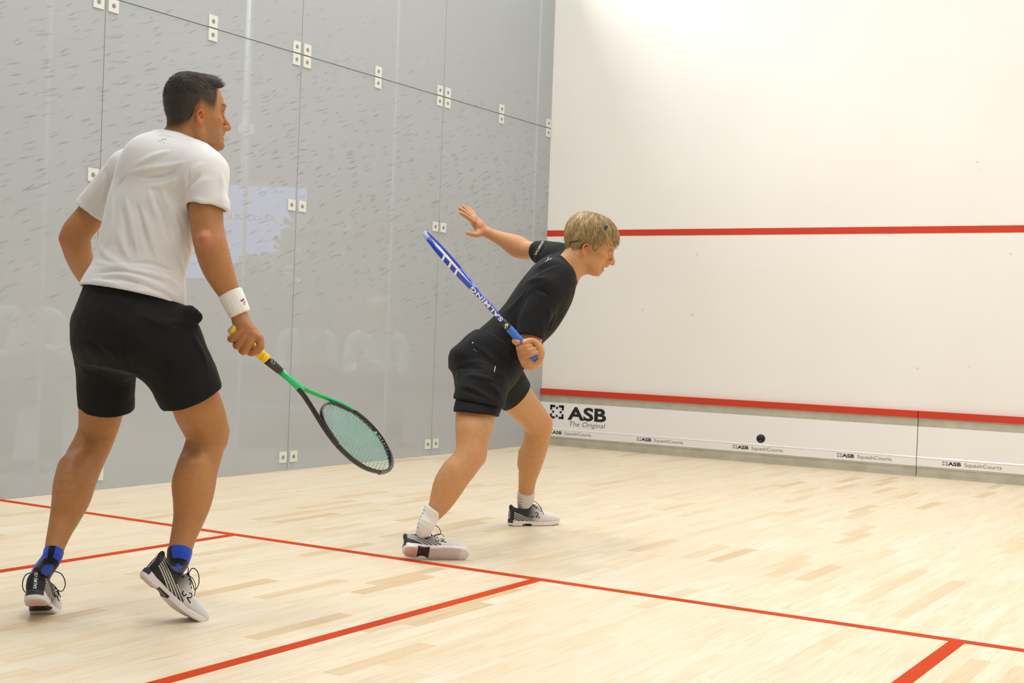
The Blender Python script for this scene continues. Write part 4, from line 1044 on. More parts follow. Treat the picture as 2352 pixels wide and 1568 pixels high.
# openings
neckc = hA.p(-.05, 0, -.10)
hemn = -torso_ax
hemd = unit(P(432, 702, 4.12) - P(178, 660, 4.30)); hemn = unit(np.cross(hemd, np.cross(-torso_ax, hemd))); hemn = hemn if hemn @ torso_ax < 0 else -hemn
shirt.cut(Half(P(306, 681, 4.21), hemn), .006)
shirt.sub(Tube([(*hA.p(-.03, 0, -.03), .058), (*P(408, 300, 4.32), .064), (*P(404, 316, 4.33), .062)]), .003)
shirt.cut(Half(P(398, 304, 4.31), unit(P(404, 262, 4.31) - P(392, 330, 4.28) + RT * .03)), .01)
hol = Fld(); base_shirt = Fld(); base_shirt.ops = list(shirt.ops[:6])
hol.add(PT([(474, 470, 4.16, 43), (474, 520, 4.15, 44)]), 0); hol.add(PT([(214, 480, 4.415, 36.5), (194, 512, 4.42, 38)]), .0)
hol.add(Loft(oA, tu, tv, torso_ax, [tst(-60, -3, 132, 82, 93), tst(-20, -3, 131, 81, 91), tst(0, -3, 130, 80, 89), tst(16, -2, 127, 77, 84)], 2.15), 0)
shirt.sub(hol, .003)
# collar rib
shirt_s = shirt
lo, hi = bbox([(160, 300, 4.5), (540, 720, 4.1), (160, 300, 4.1), (540, 720, 4.5)], .12)
V, F = shirt.mesh(lo, hi, .0030)
so_ = meshobj('t_shirt', V, F, CLOTH_W, A)
m = MB()
for px, py in ((372, 319), (375, 320.5), (378, 318.5), (381, 320), (366, 323), (371, 323.5), (376, 328)):
    p = shirt.trace(px, py, 3.6); g_ = shirt.grad(p); m.disc(p - g_ * .0004, g_, .0018, .0010, 8)
m.build('neck_print', pm('grey_print', (.30, .30, .34), .6), so_)

# shorts
sh = Fld()
sh.add(Fld().add(PT([(250, 770, 4.28, 78), (246, 810, 4.30, 74), (244, 870, 4.33, 67), (243, 960, 4.36, 62)]), 0).cut(Half(P(243, 934, 4.36), unit(P(242, 960, 4.37) - P(246, 860, 4.32))), .007), 0)
sh.add(Fld().add(PT([(380, 772, 4.17, 80), (394, 810, 4.17, 82), (418, 860, 4.18, 79), (450, 935, 4.21, 73)]), 0).cut(Half(P(444, 912, 4.2), unit(P(450, 935, 4.22) - P(414, 850, 4.18) + RT * .0)), .007), .012)
sh.add(Loft(oA, tu, tv, torso_ax, [tst(-175, 6, 90, 50, 55), tst(-140, 8, 118, 76, 86), tst(-105, 8, 129, 86, 96), tst(-70, 4, 134, 88, 97), tst(-35, 0, 130, 81, 91), tst(-10, -3, 126, 77, 86), tst(25, -2, 122, 74, 81)], 2.3), .05)
sh.add(PT([(285, 775, 4.18, 60), (345, 780, 4.14, 62)]), .05)
sh.add(PT([(436, 722, 4.14, 20), (452, 728, 4.14, 13)]), .025)
sh.fn(lambda Q, d: d + .003 * sines(Q, 30, 12) + .0012 * sines(Q, 75, 13))
folds(sh, [[(300, 720), (370, 738), (430, 742), (458, 738)], [(330, 735), (390, 752), (440, 762)], [(300, 760), (340, 800), (365, 850)], [(280, 840), (250, 800), (200, 770)], [(215, 930), (222, 880), (228, 830)], [(480, 860), (460, 800), (440, 765)]], .006, .011)
folds(sh, [[(456, 748), (430, 752), (380, 745)], [(300, 850), (285, 800), (265, 765)], [(200, 780), (240, 800)], [(390, 900), (380, 850), (370, 800)]], -.005, .009)
sh.cut(Half(P(306, 668, 4.21), -hemn), .008)
hs = Fld(); hs.add(PT([(243, 925, 4.35, 56), (243, 985, 4.37, 57)]), 0); hs.add(PT([(444, 912, 4.20, 66), (458, 965, 4.22, 67)]), 0); sh.sub(hs, .003)
lo, hi = bbox([(150, 660, 4.45), (510, 960, 4.1), (150, 660, 4.1), (510, 960, 4.45)], .14)
V, F = sh.mesh(lo, hi, .0034); sho = meshobj('shorts', V, F, CLOTH_K, A)

# wristband
wb = Fld(); wb.add(PT([(520, 655, 4.145, 27), (528, 672, 4.15, 28.5), (540, 697, 4.15, 27.5), (549, 716, 4.15, 25.5), (553, 728, 4.15, 24)], 4), 0)
w0, w1 = P(528, 670, 4.15), P(552, 722, 4.15); wd = unit(w1 - w0)
wb.cut(Half(w0, -wd), .006); wb.cut(Half(w1, wd), .006); wb.fn(lambda Q, d: d + .0006 * sines(Q, 420, 6))
V, F = wb.mesh(np.minimum(w0, w1) - .07, np.maximum(w0, w1) + .07, .002)
wo = meshobj('wristband', V, F, pm('terry_white', (.80, .79, .74), .95, .1, bump=(900, .4, .001), sheen=.4), A)
mB = MB(); mR = MB()
def wbt(px, py): return wb.trace(px, py, 3.6)
def patch(pts, m, th=.0008):
    q = [wbt(*p) for p in pts]; g = wb.grad(q[0]); V_ = [p + g * th for p in q] + [p - g * .001 for p in q]; n = len(q)
    m.add(V_, [tuple(range(n)), tuple(reversed(range(n, 2 * n)))] + [(i, (i + 1) % n, n + (i + 1) % n, n + i) for i in range(n)])
patch([(552.2, 689.8), (559, 685.6), (561, 686.2), (560.5, 688), (557.5, 689.5), (558.2, 691.5), (556.6, 692), (555.8, 690.8), (552.6, 691.8)], mB)
patch([(559.5, 692.5), (563.6, 691.2), (563.8, 693), (561.6, 694.6), (562.4, 700), (561, 700.4), (560, 697)], mR)
mB.build('blue_mark', pm('navy_print', (.02, .02, .25), .6), wo); mR.build('red_mark', pm('red_print', (.75, .06, .05), .6), wo)

# socks: blue with a broad black band down the back and round the ankle
def blue_tint(back, band, thr):
    def f(V, c, top, ax):
        q = V - top; s = q @ ax; r_ = q - np.outer(s, ax); r_ /= np.maximum(np.linalg.norm(r_, axis=1), 1e-6)[:, None]
        c = np.tile(np.array((.02, .07, .50)), (len(V), 1))
        c[(r_ @ unit(back)) > thr] = (.006, .006, .008)
        c[(s < band) & (s > band - .012)] = (.006, .006, .010)
        return c
    return f
def shoe_frame(heel, ball, hx=-.078, upv=None, k=1.0):
    """heel: lowest back edge of the sole; ball: where the sole touches the floor"""
    X = unit(ball - heel); fr = Frame((0, 0, 0), X, UP if upv is None else upv); fr.o = heel - fr.X * hx * k; return fr
def ins(fr, k=1.0): return [(*fr.p(.002 * k, 0, .105 * k), .0315 * k), (*fr.p(.006 * k, 0, .075 * k), .029 * k), (*fr.p(.01 * k, 0, .05 * k), .026 * k)]
frR = shoe_frame(P(321, 1321, 4.13), P(430, 1420, 4.225), k=.94); s1 = shoe(-1, frR, A, bend=.12, scale=.94)
frL = shoe_frame(P(77, 1377, 4.12), P(96, 1412, 4.26)); s2 = shoe(1, frL, A, bend=.42, scale=1.0)
sock([(413.5, 1262, 4.15, 28.5), (411, 1278, 4.145, 27)], A, (0, 0, 1), blue_tint(-RT * .85 - FW * .45, -.040, .74), ins(frR, .94))
sock([(124, 1264, 4.17, 22.8), (117, 1285, 4.16, 22)], A, (0, 0, 1), blue_tint(-FW + RT * .10, -.040, .70), ins(frL))
# the racket he holds
bu = P(530, 753, 4.13); ti = P(889, 1066, 4.33)
perp = unit(P(0 + 600 + 66, 800 - 75, 4.15) - P(600, 800, 4.15))
GRN = pm('green_lacquer', (.0, .52, .16), .3, coat=.5); BLK = pm('black_lacquer', (.012, .010, .012), .25, coat=.4)
rA, WA, LA, hdA = racket('squash_racket', 'green and black squash racket with yellow grip held low by left player', bu, ti, perp * .50 + FW * .87,
    dict(cap=pm('grey_cap', (.32, .34, .40), .5), collar=BLK, shaft=GRN, armL=GRN, armR=BLK, head=BLK, bridge=BLK, bumper=pm('bumper_grey', (.16, .14, .11), .4), grommet=pm('grommet_white', (.5, .55, .52), .5)),
    pm('teal_string', (.04, .52, .40), .35), pm('yellow_grip', (.85, .58, .01), .6), ge=.150)
yax = unit(WA(.1, 1) - WA(.1, 0)); zax = np.cross(unit(ti - bu), yax); zax = -zax if zax @ FW > 0 else zax
vis = unit(zax * .85 - yax * .3); side_ = np.cross(unit(ti - bu), vis)
m = MB()
for pts in ([(.157, -.009), (.160, -.002), (.163, .004), (.166, .007)], [(.170, .007), (.172, .003), (.170, -.002), (.166, -.006)], [(.161, -.010), (.163, -.007)], [(.158, .003), (.160, .006)]):
    m.tube(crom([WA(x, 0) + vis * math.sqrt(max(.0155 ** 2 - w * w, 0)) + side_ * w for x, w in pts], 3), .0011, 5)
m.build('collar_print', pm('pale_print', (.45, .50, .50), .5), rA, True)
m = MB()
n = len(LA)
for x0, x1, z0, z1 in ((.585, .592, -.006, .006), (.600, .612, -.006, -.003), (.600, .612, .003, .006), (.618, .621, -.007, .007), (.628, .631, -.007, .007), (.637, .640, -.007, .007), (.646, .649, -.007, .007)):
    q = []
    for x in (x0, x1):
        y = np.interp(x, LA[-34:, 0], LA[-34:, 1]) - .0056
        q += [WA(x, y, z0), WA(x, y, z1)]
    m.add(q, [(0, 1, 3, 2)])
m.build('frame_lettering', WHITE_INK, rA)
# ================================================================ the right player
B_ROOT = floorp(1130, 1250); Bp = empty('person', B_ROOT)
tag(Bp, 'fair-haired man in black T-shirt and shorts lunging right, blue racket raised behind him', 'person', 'squash players')
hB = Frame(P(1358.5, 564.5, 6.0), unit(RT * math.cos(.35) - UP * math.sin(.35) + FW * .03), UP, 1.035)
B_THR = [(1125, 840, 5.88, 34), (1112, 890, 5.78, 37), (1100, 930, 5.71, 42.5), (1092, 955, 5.67, 45), (1087, 990, 5.61, 41), (1084, 1018, 5.58, 36.5), (1080, 1042, 5.56, 36), (1066, 1066, 5.54, 35), (1048, 1090, 5.52, 34.5), (1031, 1120, 5.51, 32), (1016, 1148, 5.50, 27), (1004, 1168, 5.49, 22), (998, 1180, 5.49, 17)]
B_THL = [(1150, 850, 6.0, 42), (1170, 890, 6.10, 41), (1196, 925, 6.22, 38), (1220, 952, 6.32, 34), (1236, 975, 6.38, 32), (1234, 1002, 6.41, 30), (1226, 1035, 6.45, 29.5), (1218, 1068, 6.49, 26.5), (1212, 1098, 6.53, 21), (1209, 1126, 6.56, 18), (1208, 1136, 6.57, 14)]
B_ARL = [(1290, 592, 6.12, 30), (1258, 580, 6.20, 23), (1225, 575, 6.28, 20), (1208, 574, 6.32, 21.5), (1190, 567, 6.35, 25.5), (1172, 558, 6.36, 21.5), (1158, 551, 6.37, 17.5), (1138, 542, 6.39, 14), (1120, 534, 6.40, 12.5), (1110, 529, 6.41, 12.5)]
B_ARR = [(1250, 668, 5.84, 36), (1236, 710, 5.80, 30), (1224, 755, 5.76, 27), (1217, 795, 5.72, 26), (1218, 815, 5.66, 27), (1220, 824, 5.58, 26.5), (1220, 822, 5.52, 25)]
bax = unit(P(1285, 612, 6.0) - P(1125, 820, 5.88)); bU = unit(P(1190 + 80, 735 + 60, 5.93) - P(1190, 735, 5.93)); bU = unit(bU - bax * (bU @ bax)); bV = np.cross(bax, bU)   # U: towards his front (image right-down), V: sideways
oB = P(1125, 820, 5.88); kb = 5.92 / FPX
def bst(s, du, hw, w): return (s * kb, du * kb, 0, hw * kb, w * kb, w * kb)
B_ST = [bst(-20, 6, 74, 86), bst(10, 6, 70, 84), bst(45, 8, 64, 78), bst(80, 12, 61, 78), bst(115, 16, 63, 84), bst(150, 17, 65, 92), bst(185, 15, 65, 98), bst(215, 12, 62, 98), bst(240, 9, 56, 84), bst(262, 6, 46, 56), bst(276, 4, 38, 40)]
bb = Fld(); bb.add(Loft(oB, bU, bV, bax, [(s, a, b, c * .86, d * .86, e * .86) for s, a, b, c, d, e in B_ST], 2.1), 0)
bb.add(PT([(1118, 835, 5.88, 46), (1135, 850, 5.98, 46)]), .02)
bb.add(Tube([(*hB.p(-.045, 0, -.02), .055), (*P(1318, 598, 6.0), .055), (*P(1300, 618, 6.0), .062), (*P(1286, 640, 6.0), .075)]), .03)
for r in (B_THR, B_THL, B_ARL, B_ARR): bb.add(PT(r, 6), .02)
bb.add(PT([(1040, 1082, 5.53, 24), (1024, 1108, 5.52, 25), (1014, 1135, 5.51, 19)]), .03)
bb.add(PT([(1106, 1040, 5.56, 9), (1104, 1054, 5.56, 9)]), .02)
bb.add(PT([(1258, 966, 6.38, 9), (1257, 980, 6.38, 8)]), .02)
bb.add(PT([(1206, 1040, 6.46, 15), (1203, 1065, 6.48, 14)]), .02)
EB = (-.015, -.021, .84); add_head(bb, hB, True, jaw=-.015, ear=EB)
bb.add(Tube([(*P(1340, 612, 6.0), .032), (*P(1326, 617, 6.0), .038), (*P(1310, 626, 6.0), .045), (*P(1300, 642, 6.0), .052)]), .022)
bb.add(Tube([(*P(1322, 592, 5.97), .050), (*P(1306, 610, 5.97), .056), (*P(1296, 625, 5.97), .062)]), .03)
# open left hand
o = 6.42
hb = Fld()
hb.add(PT([(1110, 529, 6.41, 12), (1103, 521, 6.41, 14), (1095, 512, 6.42, 13), (1089, 503, 6.42, 10)]), 0)
hb.add(PT([(1106, 532, 6.40, 10), (1098, 534, 6.39, 8)]), .01)
def fb(rows, k=.003): hb.add(PT(rows, 4), k)
fb([(1090, 503, 6.42, 6), (1083, 493, 6.43, 5.2), (1073, 483, 6.45, 4.8), (1064.5, 474.5, 6.46, 4.2)])
fb([(1087, 504, 6.40, 6), (1078, 495, 6.40, 5), (1067, 486, 6.40, 4.7), (1056.5, 478.5, 6.40, 4.1)])
fb([(1086, 508, 6.38, 6), (1077, 501, 6.37, 5.1), (1067, 494, 6.36, 4.6), (1058, 489, 6.35, 4.0)])
fb([(1092, 502, 6.44, 5.5), (1087, 491, 6.46, 4.8), (1081, 483, 6.48, 4.3), (1076, 478, 6.49, 3.8)])
fb([(1104, 535, 6.39, 8), (1094, 539, 6.37, 6.2), (1084, 538, 6.36, 5.2), (1075.5, 535.5, 6.35, 4.9)], .008)
bb.add(hb, .008)
# right hand closed on the grip, palm side and finger tips towards the viewer
g = 5.46
hr = Fld()
hr.add(PT([(1219, 826, 5.52, 25), (1222, 818, 5.50, 23), (1226, 806, 5.49, 19), (1222, 798, 5.50, 15)]), 0)
hr.add(PT([(1236, 828, 5.47, 11), (1241, 812, 5.455, 10.5), (1238, 798, 5.455, 9.5)]), .010)
hr.add(PT([(1202, 822, 5.49, 11), (1196, 808, 5.50, 9)]), .012)
def fr_(rows, k=.0035): hr.add(PT(rows, 4), k)
fr_([(1238, 798, 5.455, 9), (1229, 786, 5.45, 7.6), (1219, 782.5, 5.445, 7), (1209, 784, 5.435, 6.4), (1203.5, 785.5, 5.43, 5.4)], .006)   # thumb
fr_([(1204, 800, 5.52, 9), (1192, 790, 5.50, 8), (1183, 783, 5.47, 7), (1184, 784, 5.445, 7.2), (1190, 785.5, 5.437, 6.0)])    # index tip, pointing at us
fr_([(1200, 808, 5.52, 9), (1193, 800, 5.49, 8), (1194, 797.5, 5.452, 7.2), (1205, 796.5, 5.432, 6.7), (1216, 795, 5.435, 6.2)])
fr_([(1204, 816, 5.52, 9), (1198, 809, 5.49, 8), (1200, 807.5, 5.452, 7.0), (1212, 805, 5.430, 6.6), (1226, 802, 5.435, 6.0)])
fr_([(1210, 822, 5.52, 9), (1204, 817, 5.49, 7.5), (1207, 816, 5.452, 6.6), (1218, 813, 5.432, 6.2), (1231, 809.5, 5.435, 5.6)])
bb.add(hr, .004)
parts = []
hc = hB.p(0, 0, -.02); cutp = P(1308, 620, 6.0); cn = unit(P(1286, 640, 6.0) - P(1325, 590, 6.0))
parts.append(region(bb, Fld().add(Half(cutp + cn * .014, cn), 0).cut(Ell(hc, (.185,) * 3), 0), hc - .20, hc + .20, .0024))
hp = P(1218, 808, 5.47); parts.append(region(bb, Ell(hp, (.110,) * 3), hp - .12, hp + .12, .0021))
hl = P(1085, 505, 6.41); parts.append(region(bb, Ell(hl, (.110,) * 3), hl - .12, hl + .12, .0022))
lo, hi = bbox(B_THR + B_THL + B_ARL + B_ARR, .18)
parts.append(region(bb, Fld().add(Ell(hp, (3., 3., 3.)), 0).sub(Fld().add(Half(cutp, cn), 0).cut(Ell(hc, (.178,) * 3), 0), 0).sub(Ell(hp, (.098,) * 3), 0).sub(Ell(hl, (.098,) * 3), 0), lo, hi, .0042))
V, F = join(parts)
baseB = (.52, .265, .115)
tint = face_tint(V, hB, baseB, (.55, .18, .13), 0, EB, (.28, .16, .07), (.08, .10, .11))
tint = mixc(tint, near(V, [P(1186, 785, 5.43), P(1205, 785, 5.43), P(1060, 475, 6.46), P(1055, 478, 6.4), P(1058, 489, 6.35), P(1077, 536, 6.35), P(1196, 797, 5.44)], .022) * .5, (.66, .26, .16))
tint = mixc(tint, near(V, [P(1108, 1045, 5.52), P(1262, 970, 6.34), P(1190, 568, 6.3), P(1104, 525, 6.38)], .05) * .35, (.62, .24, .14))
tint = mixc(tint, near(V, [P(1205, 781, 5.425)], .006) * .6, (.75, .60, .55))
meshobj('body', V, F, SKIN, Bp, col=tint)
# hair
hair = Fld(); hair.add(hB.ell((-.020, 0, .046), (.108, .086, .094)), 0)
hair.add(hB.ell((-.052, 0, .040), (.072, .081, .082)), .03)
hair.add(hB.tube([(.03, .02, .112, .020), (.065, .015, .092, .020), (.084, .01, .068, .015), (.0925, .005, .050, .009)]), .025)
hair.add(hB.tube([(.03, -.03, .108, .020), (.060, -.034, .088, .019), (.078, -.038, .066, .013), (.082, -.040, .050, .008)]), .025)
hair.add(hB.tube([(.025, -.055, .082, .017), (.045, -.064, .056, .014), (.052, -.067, .034, .009)]), .02)
hair.add(hB.tube([(-.082, -.02, .0, .026), (-.080, -.02, -.030, .024), (-.070, -.02, -.062, .017)]), .03)
hair.add(hB.tube([(-.062, -.055, .005, .022), (-.062, -.052, -.030, .019), (-.058, -.045, -.060, .014)]), .025)
hair.add(hB.tube([(.010, -.072, .03, .012), (.010, -.072, .0, .008), (.012, -.071, -.012, .006)]), .015)
def hcutb(Q):
    q = hB.loc(Q); ln = np.interp(q[:, 0], [-.13, -.09, -.056, -.050, -.042, -.020, -.006, .000, .018, .026, .041, .06, .08, .10], [-.088, -.084, -.070, -.045, -.004, .002, .0, -.026, -.028, .010, .034, .044, .048, .046])
    return (ln - q[:, 2]) * .8
hair.cut(Fn(hcutb), .01)
def bstreak(Q, d):
    q = hB.loc(Q) - np.array([-.03, 0, .10]); th = np.arctan2(q[:, 1], q[:, 0]); r = np.linalg.norm(q[:, :2], axis=1) + np.abs(np.minimum(q[:, 2], 0))
    return d + .0022 * np.sin(th * 15 + r * 28 + 1.4 * np.sin(th * 4)) * np.clip(r / .04, 0, 1) + .0009 * np.sin(th * 41 + r * 40)
hair.fn(bstreak)
V, F = hair.mesh(hc - .18, hc + .19, .0023)
HB_ = pm('blond_hair', (.34, .23, .09), .5, .5, noise=(70, .35)); HB2 = pm('blond_strand', (.66, .50, .25), .4, .7); HB3 = pm('brown_blond_strand', (.30, .19, .075), .45, .6)
ho = meshobj('hair', V, F, HB_, Bp)
crown = hB.p(-.045, .0, .125); q = hB.loc(V); rnd = np.random.RandomState(9)
for cnt, mt, sd, r_ in ((3000, HB2, 1, .0008), (2600, HB3, 2, .0008)):
    sel = np.concatenate([rnd.choice(np.nonzero(q[:, 2] > -.03)[0], cnt), rnd.choice(np.nonzero(q[:, 2] > .10)[0], 350)]); rt = V[sel]
    rad = rt - crown; gN = rt - hB.p(-.014, 0, .03); gN /= np.linalg.norm(gN, axis=1)[:, None]
    dr = rad - gN * np.einsum('ij,ij->i', rad, gN)[:, None]; ln = np.linalg.norm(dr, axis=1)[:, None]; dr = dr / np.maximum(ln, .01)
    th = np.arctan2(*(hB.loc(rt) - np.array([-.045, 0, 0]))[:, [1, 0]].T); wav = .35 * np.sin(th * 9 + 2 * np.sin(ln[:, 0] * 60))
    sw = np.cross(gN, dr); dr = dr + sw * wav[:, None] + hB.X * .55 - UP * .1 + rnd.normal(size=dr.shape) * .07
    zl = hB.loc(rt); LL = np.clip(zl[:, 2] * .75 + .010, .010, .042) * np.where(zl[:, 0] > .05, .62, 1) * (.8 + .4 * rnd.rand(len(rt)))
    strands('hair_strands', rt - gN * .002, dr, LL, r_, mt, ho, droop=tuple(-hB.Z * .75 + hB.X * .15), seg=6, curl=.035, seed=sd, fld=hair.ev, lift=hB.p(-.01, 0, .02))
nb = np.nonzero((q[:, 2] < .0) & (q[:, 0] < .03))[0]; sel = rnd.choice(nb, 900); rt = V[sel]; gN = rt - hB.p(-.02, 0, .0); gN /= np.linalg.norm(gN, axis=1)[:, None]
strands('nape_hair', rt - gN * .001, gN * .35 - hB.Z, .010, .0006, HB3, ho, seg=2, curl=.03, seed=8)
fringe = []; fd = []
for k in range(240):
    y = rnd.uniform(-.062, .055); x = .086 - 9 * y * y - (.012 if y < -.03 else 0); fringe.append(hB.p(x, y, .066 + rnd.uniform(-.010, .014))); fd.append(hB.X * .30 - hB.Z + hB.Y * rnd.uniform(-.3, .25))
strands('fringe', fringe, fd, .020, .0009, HB2, ho, droop=tuple(-hB.X * .5), seg=5, curl=.06, seed=4)
fly = []; fd = []
for k in range(7): fly.append(hB.p(.0 + .012 * k, -.02, .128)); fd.append(hB.Z + hB.X * (-.9 + .12 * k))
strands('flyaway_hairs', fly, fd, .05, .0003, HB2, ho, droop=tuple(-hB.Z * 1.6 + hB.X * 2.0), seg=7, curl=.02, seed=6)
def onh(px, py, lift=.0012):
    p = hair.trace(px, py, 5.2); return p + hair.grad(p) * lift
m = MB(); m.tube(crom([onh(1305, 558.5, -.002), onh(1309, 557), onh(1316, 554.8), onh(1323, 553.6), onh(1329, 553), onh(1333, 552, -.003)], 4), .0024, 8)
m.build('headband', pm('dark_blue_elastic', (.006, .010, .03), .6), Bp, True)
bd = onh(1392, 522, -.003); mm_ = Fld().add(Ell(bd, np.array((.011, .006, .014)) * .9, [hB.X, hair.grad(bd), hB.Z]), 0); V, F = mm_.mesh(bd - .03, bd + .03, .0015); meshobj('headband_badge', V, F, pm('blue_badge', (.004, .018, .07), .7), bpy.data.objects['headband'])

# T-shirt
st = Fld(); st.add(Loft(oB, bU, bV, bax, B_ST, 2.2), 0)
st.add(PT([(1300, 605, 6.05, 36), (1284, 598, 6.1, 36), (1262, 594, 6.18, 32)]), .03)
st.add(PT([(1290, 625, 5.98, 42), (1275, 640, 5.92, 44)]), .03)
st.add(PT([(1268, 645, 5.88, 46), (1252, 672, 5.84, 44)]), .035)
sr = Fld().add(PT([(1252, 668, 5.82, 42), (1238, 705, 5.79, 38), (1222, 745, 5.755, 34), (1212, 800, 5.72, 33)]), 0)
sr.cut(Half(P(1216, 774, 5.73), unit(P(1213, 800, 5.73) - P(1224, 735, 5.75) + RT * -.004)), .006)
sl_ = Fld().add(PT([(1290, 594, 6.12, 36), (1262, 583, 6.19, 30), (1238, 579, 6.25, 27), (1215, 576, 6.3, 27)]), 0)
sl_.cut(Half(P(1233, 578, 6.26), unit(P(1215, 583, 6.30) - P(1262, 576, 6.19))), .006)
st.add(sr, .018); st.add(sl_, .025)
st.fn(lambda Q, d: d + .0025 * sines(Q, 32, 22) + .001 * sines(Q, 85, 23))
folds(st, [[(1160, 720), (1180, 700), (1210, 660)], [(1140, 745), (1170, 760), (1200, 790)], [(1120, 770), (1150, 790), (1180, 830)], [(1100, 790), (1130, 812), (1160, 850)], [(1228, 620), (1250, 606), (1280, 596)], [(1226, 640), (1250, 624), (1285, 612)], [(1205, 650), (1230, 640), (1260, 640)],
           [(1255, 700), (1262, 730), (1250, 770)], [(1270, 690), (1275, 720), (1262, 760)]], .006, .012)
folds(st, [[(1225, 665), (1205, 690), (1193, 725), (1189, 765)], [(1225, 664), (1245, 668), (1265, 680)], [(1150, 735), (1185, 775), (1200, 810)], [(1237, 585), (1245, 575), (1252, 562)], [(1228, 630), (1255, 615), (1290, 604)]], -.005, .008)
st.cut(Half(P(1122, 808, 5.88), -unit(bax + .0 * bU)), .004)
st.sub(Tube([(*P(1352, 580, 5.97), .050), (*P(1328, 600, 5.97), .066), (*P(1312, 612, 5.97), .067), (*P(1302, 621, 5.97), .058)]), .008)
ho_ = Fld(); ho_.add(PT([(1217, 770, 5.735, 29), (1211, 805, 5.72, 30)]), 0); ho_.add(PT([(1240, 579, 6.25, 23), (1212, 577, 6.3, 23.5)]), 0); st.sub(ho_, .003)
lo, hi = bbox([(1080, 560, 5.75), (1310, 850, 6.35), (1200, 560, 6.35), (1310, 850, 5.75)], .16)
V, F = st.mesh(lo, hi, .0030); stO = meshobj('t_shirt', V, F, CLOTH_K, Bp)
m = MB()
def onst(px, py, f=st, lift=.001, D0=5.0):
    p = f.trace(px, py, D0); return p + f.grad(p) * lift
def mark(f, pts, r, mat, parent, name, D0=5.0):
    m = MB(); m.tube([onst(x, y, f, .0004, D0) for x, y in pts], r, 6); return m.build(name, mat, parent, True)
mark(st, [(1253, 600.5), (1257, 598), (1259, 596), (1260, 591)], .0013, WHITE_INK, stO, 'shoulder_mark'); mark(st, [(1262, 596.5), (1264.5, 594.5), (1267, 593.2)], .0013, WHITE_INK, stO, 'shoulder_mark')
Vt, Ft = textmesh('SALMING', .010, .03); Vt[:, 0] *= .075 / Vt[:, 0].max()
sy_ = unit(P(1246, 560, 6.2) - P(1230, 588, 6.2)); sx_ = unit(np.cross(sy_, -FW))
decal(st, Vt, Ft, P(1230.5, 588, 6.22), sy_, -RT * .8 + UP * .3, pm('grey_print_2', (.45, .42, .40), .6), stO, 'sleeve_lettering')
# shorts over tights
tg = Fld()
tg.add(Fld().add(PT([(1122, 850, 5.84, 52), (1108, 900, 5.73, 54), (1094, 945, 5.66, 52.5), (1088, 985, 5.61, 49)]), 0).cut(Half(P(1093, 951, 5.66), unit(-UP - RT * .11 - FW * .11)), .006), 0)
tg.add(Fld().add(PT([(1150, 855, 6.0, 48), (1172, 890, 6.1, 45), (1194, 922, 6.2, 43), (1225, 957, 6.3, 42)]), 0).cut(Half(P(1187, 918, 6.12), unit(RT * .73 - UP * .66 + FW * .28)), .006), .01)
tg.fn(lambda Q, d: d + .001 * sines(Q, 60, 31)); tg.cut(Half(P(1130, 838, 5.9), UP), .003)
th_ = Fld(); th_.add(PT([(1094, 956, 5.675, 47.5), (1088, 992, 5.63, 44)]), 0); th_.add(PT([(1192, 922, 6.19, 40.5), (1225, 957, 6.3, 40)]), 0); tg.sub(th_, .002)
lo, hi = bbox([(1040, 830, 5.6), (1240, 1000, 6.3), (1040, 830, 6.3), (1240, 1000, 5.6)], .14); V, F = tg.mesh(lo, hi, .0033); meshobj('compression_tights', V, F, CLOTH_K2, Bp)
sb = Fld()
sb.add(Loft(oB, bU, bV, bax, [bst(-75, -8, 52, 60), bst(-50, -2, 76, 86), bst(-25, 3, 78, 92), bst(0, 5, 77, 92), bst(20, 6, 74, 88), bst(40, 8, 69, 84)], 2.2), 0)
sb.add(PT([(1098, 835, 5.84, 58), (1104, 870, 5.80, 60)]), .04)
sb.add(Fld().add(PT([(1118, 850, 5.83, 60), (1107, 885, 5.74, 61), (1098, 938, 5.67, 60)]), 0).cut(Half(P(1100, 926, 5.69), unit(-UP - RT * .20 - FW * .05)), .006), .03)
sb.add(Fld().add(PT([(1145, 845, 5.97, 52), (1165, 868, 6.05, 48), (1190, 895, 6.12, 47)]), 0).cut(Half(P(1170, 893, 6.05), unit(RT * .62 - UP * .74 + FW * .28)), .006), .02)
sb.fn(lambda Q, d: d + .0032 * sines(Q, 34, 41) + .0014 * sines(Q, 80, 42))
folds(sb, [[(1056, 884), (1078, 890), (1110, 905), (1140, 925)], [(1062, 866), (1085, 862), (1115, 868), (1150, 880)], [(1050, 838), (1090, 832), (1130, 840)], [(1090, 790), (1120, 815), (1150, 845)], [(1120, 880), (1140, 895), (1152, 915)]], .006, .012)
folds(sb, [[(1060, 896), (1080, 900), (1110, 915)], [(1045, 850), (1080, 845), (1130, 855)], [(1128, 880), (1140, 870), (1160, 866)]], -.006, .009)
sb.cut(Half(P(1128, 786, 5.9), unit(bax * 1 + bU * .0)), .01)
hh_ = Fld(); hh_.add(PT([(1098, 934, 5.69, 53), (1092, 970, 5.66, 54)]), 0); hh_.add(PT([(1182, 892, 6.1, 46.5), (1210, 920, 6.2, 47)]), 0); sb.sub(hh_, .002)
lo, hi = bbox([(1030, 770, 5.65), (1230, 960, 6.2), (1030, 770, 6.2), (1230, 960, 5.65)], .14); V, F = sb.mesh(lo, hi, .0033); sbO = meshobj('shorts', V, F, CLOTH_K, Bp)
mark(sb, [(1137.5, 841), (1136.5, 847), (1135, 854)], .0016, WHITE_INK, sbO, 'reflective_tab'); mark(sb, [(1084.5, 788.5), (1087, 786)], .0022, WHITE_INK, sbO, 'reflective_dot'); mark(sb, [(1087, 801), (1096, 808)], .0013, pm('dull_print', (.16, .16, .14), .6), sbO, 'waist_mark')
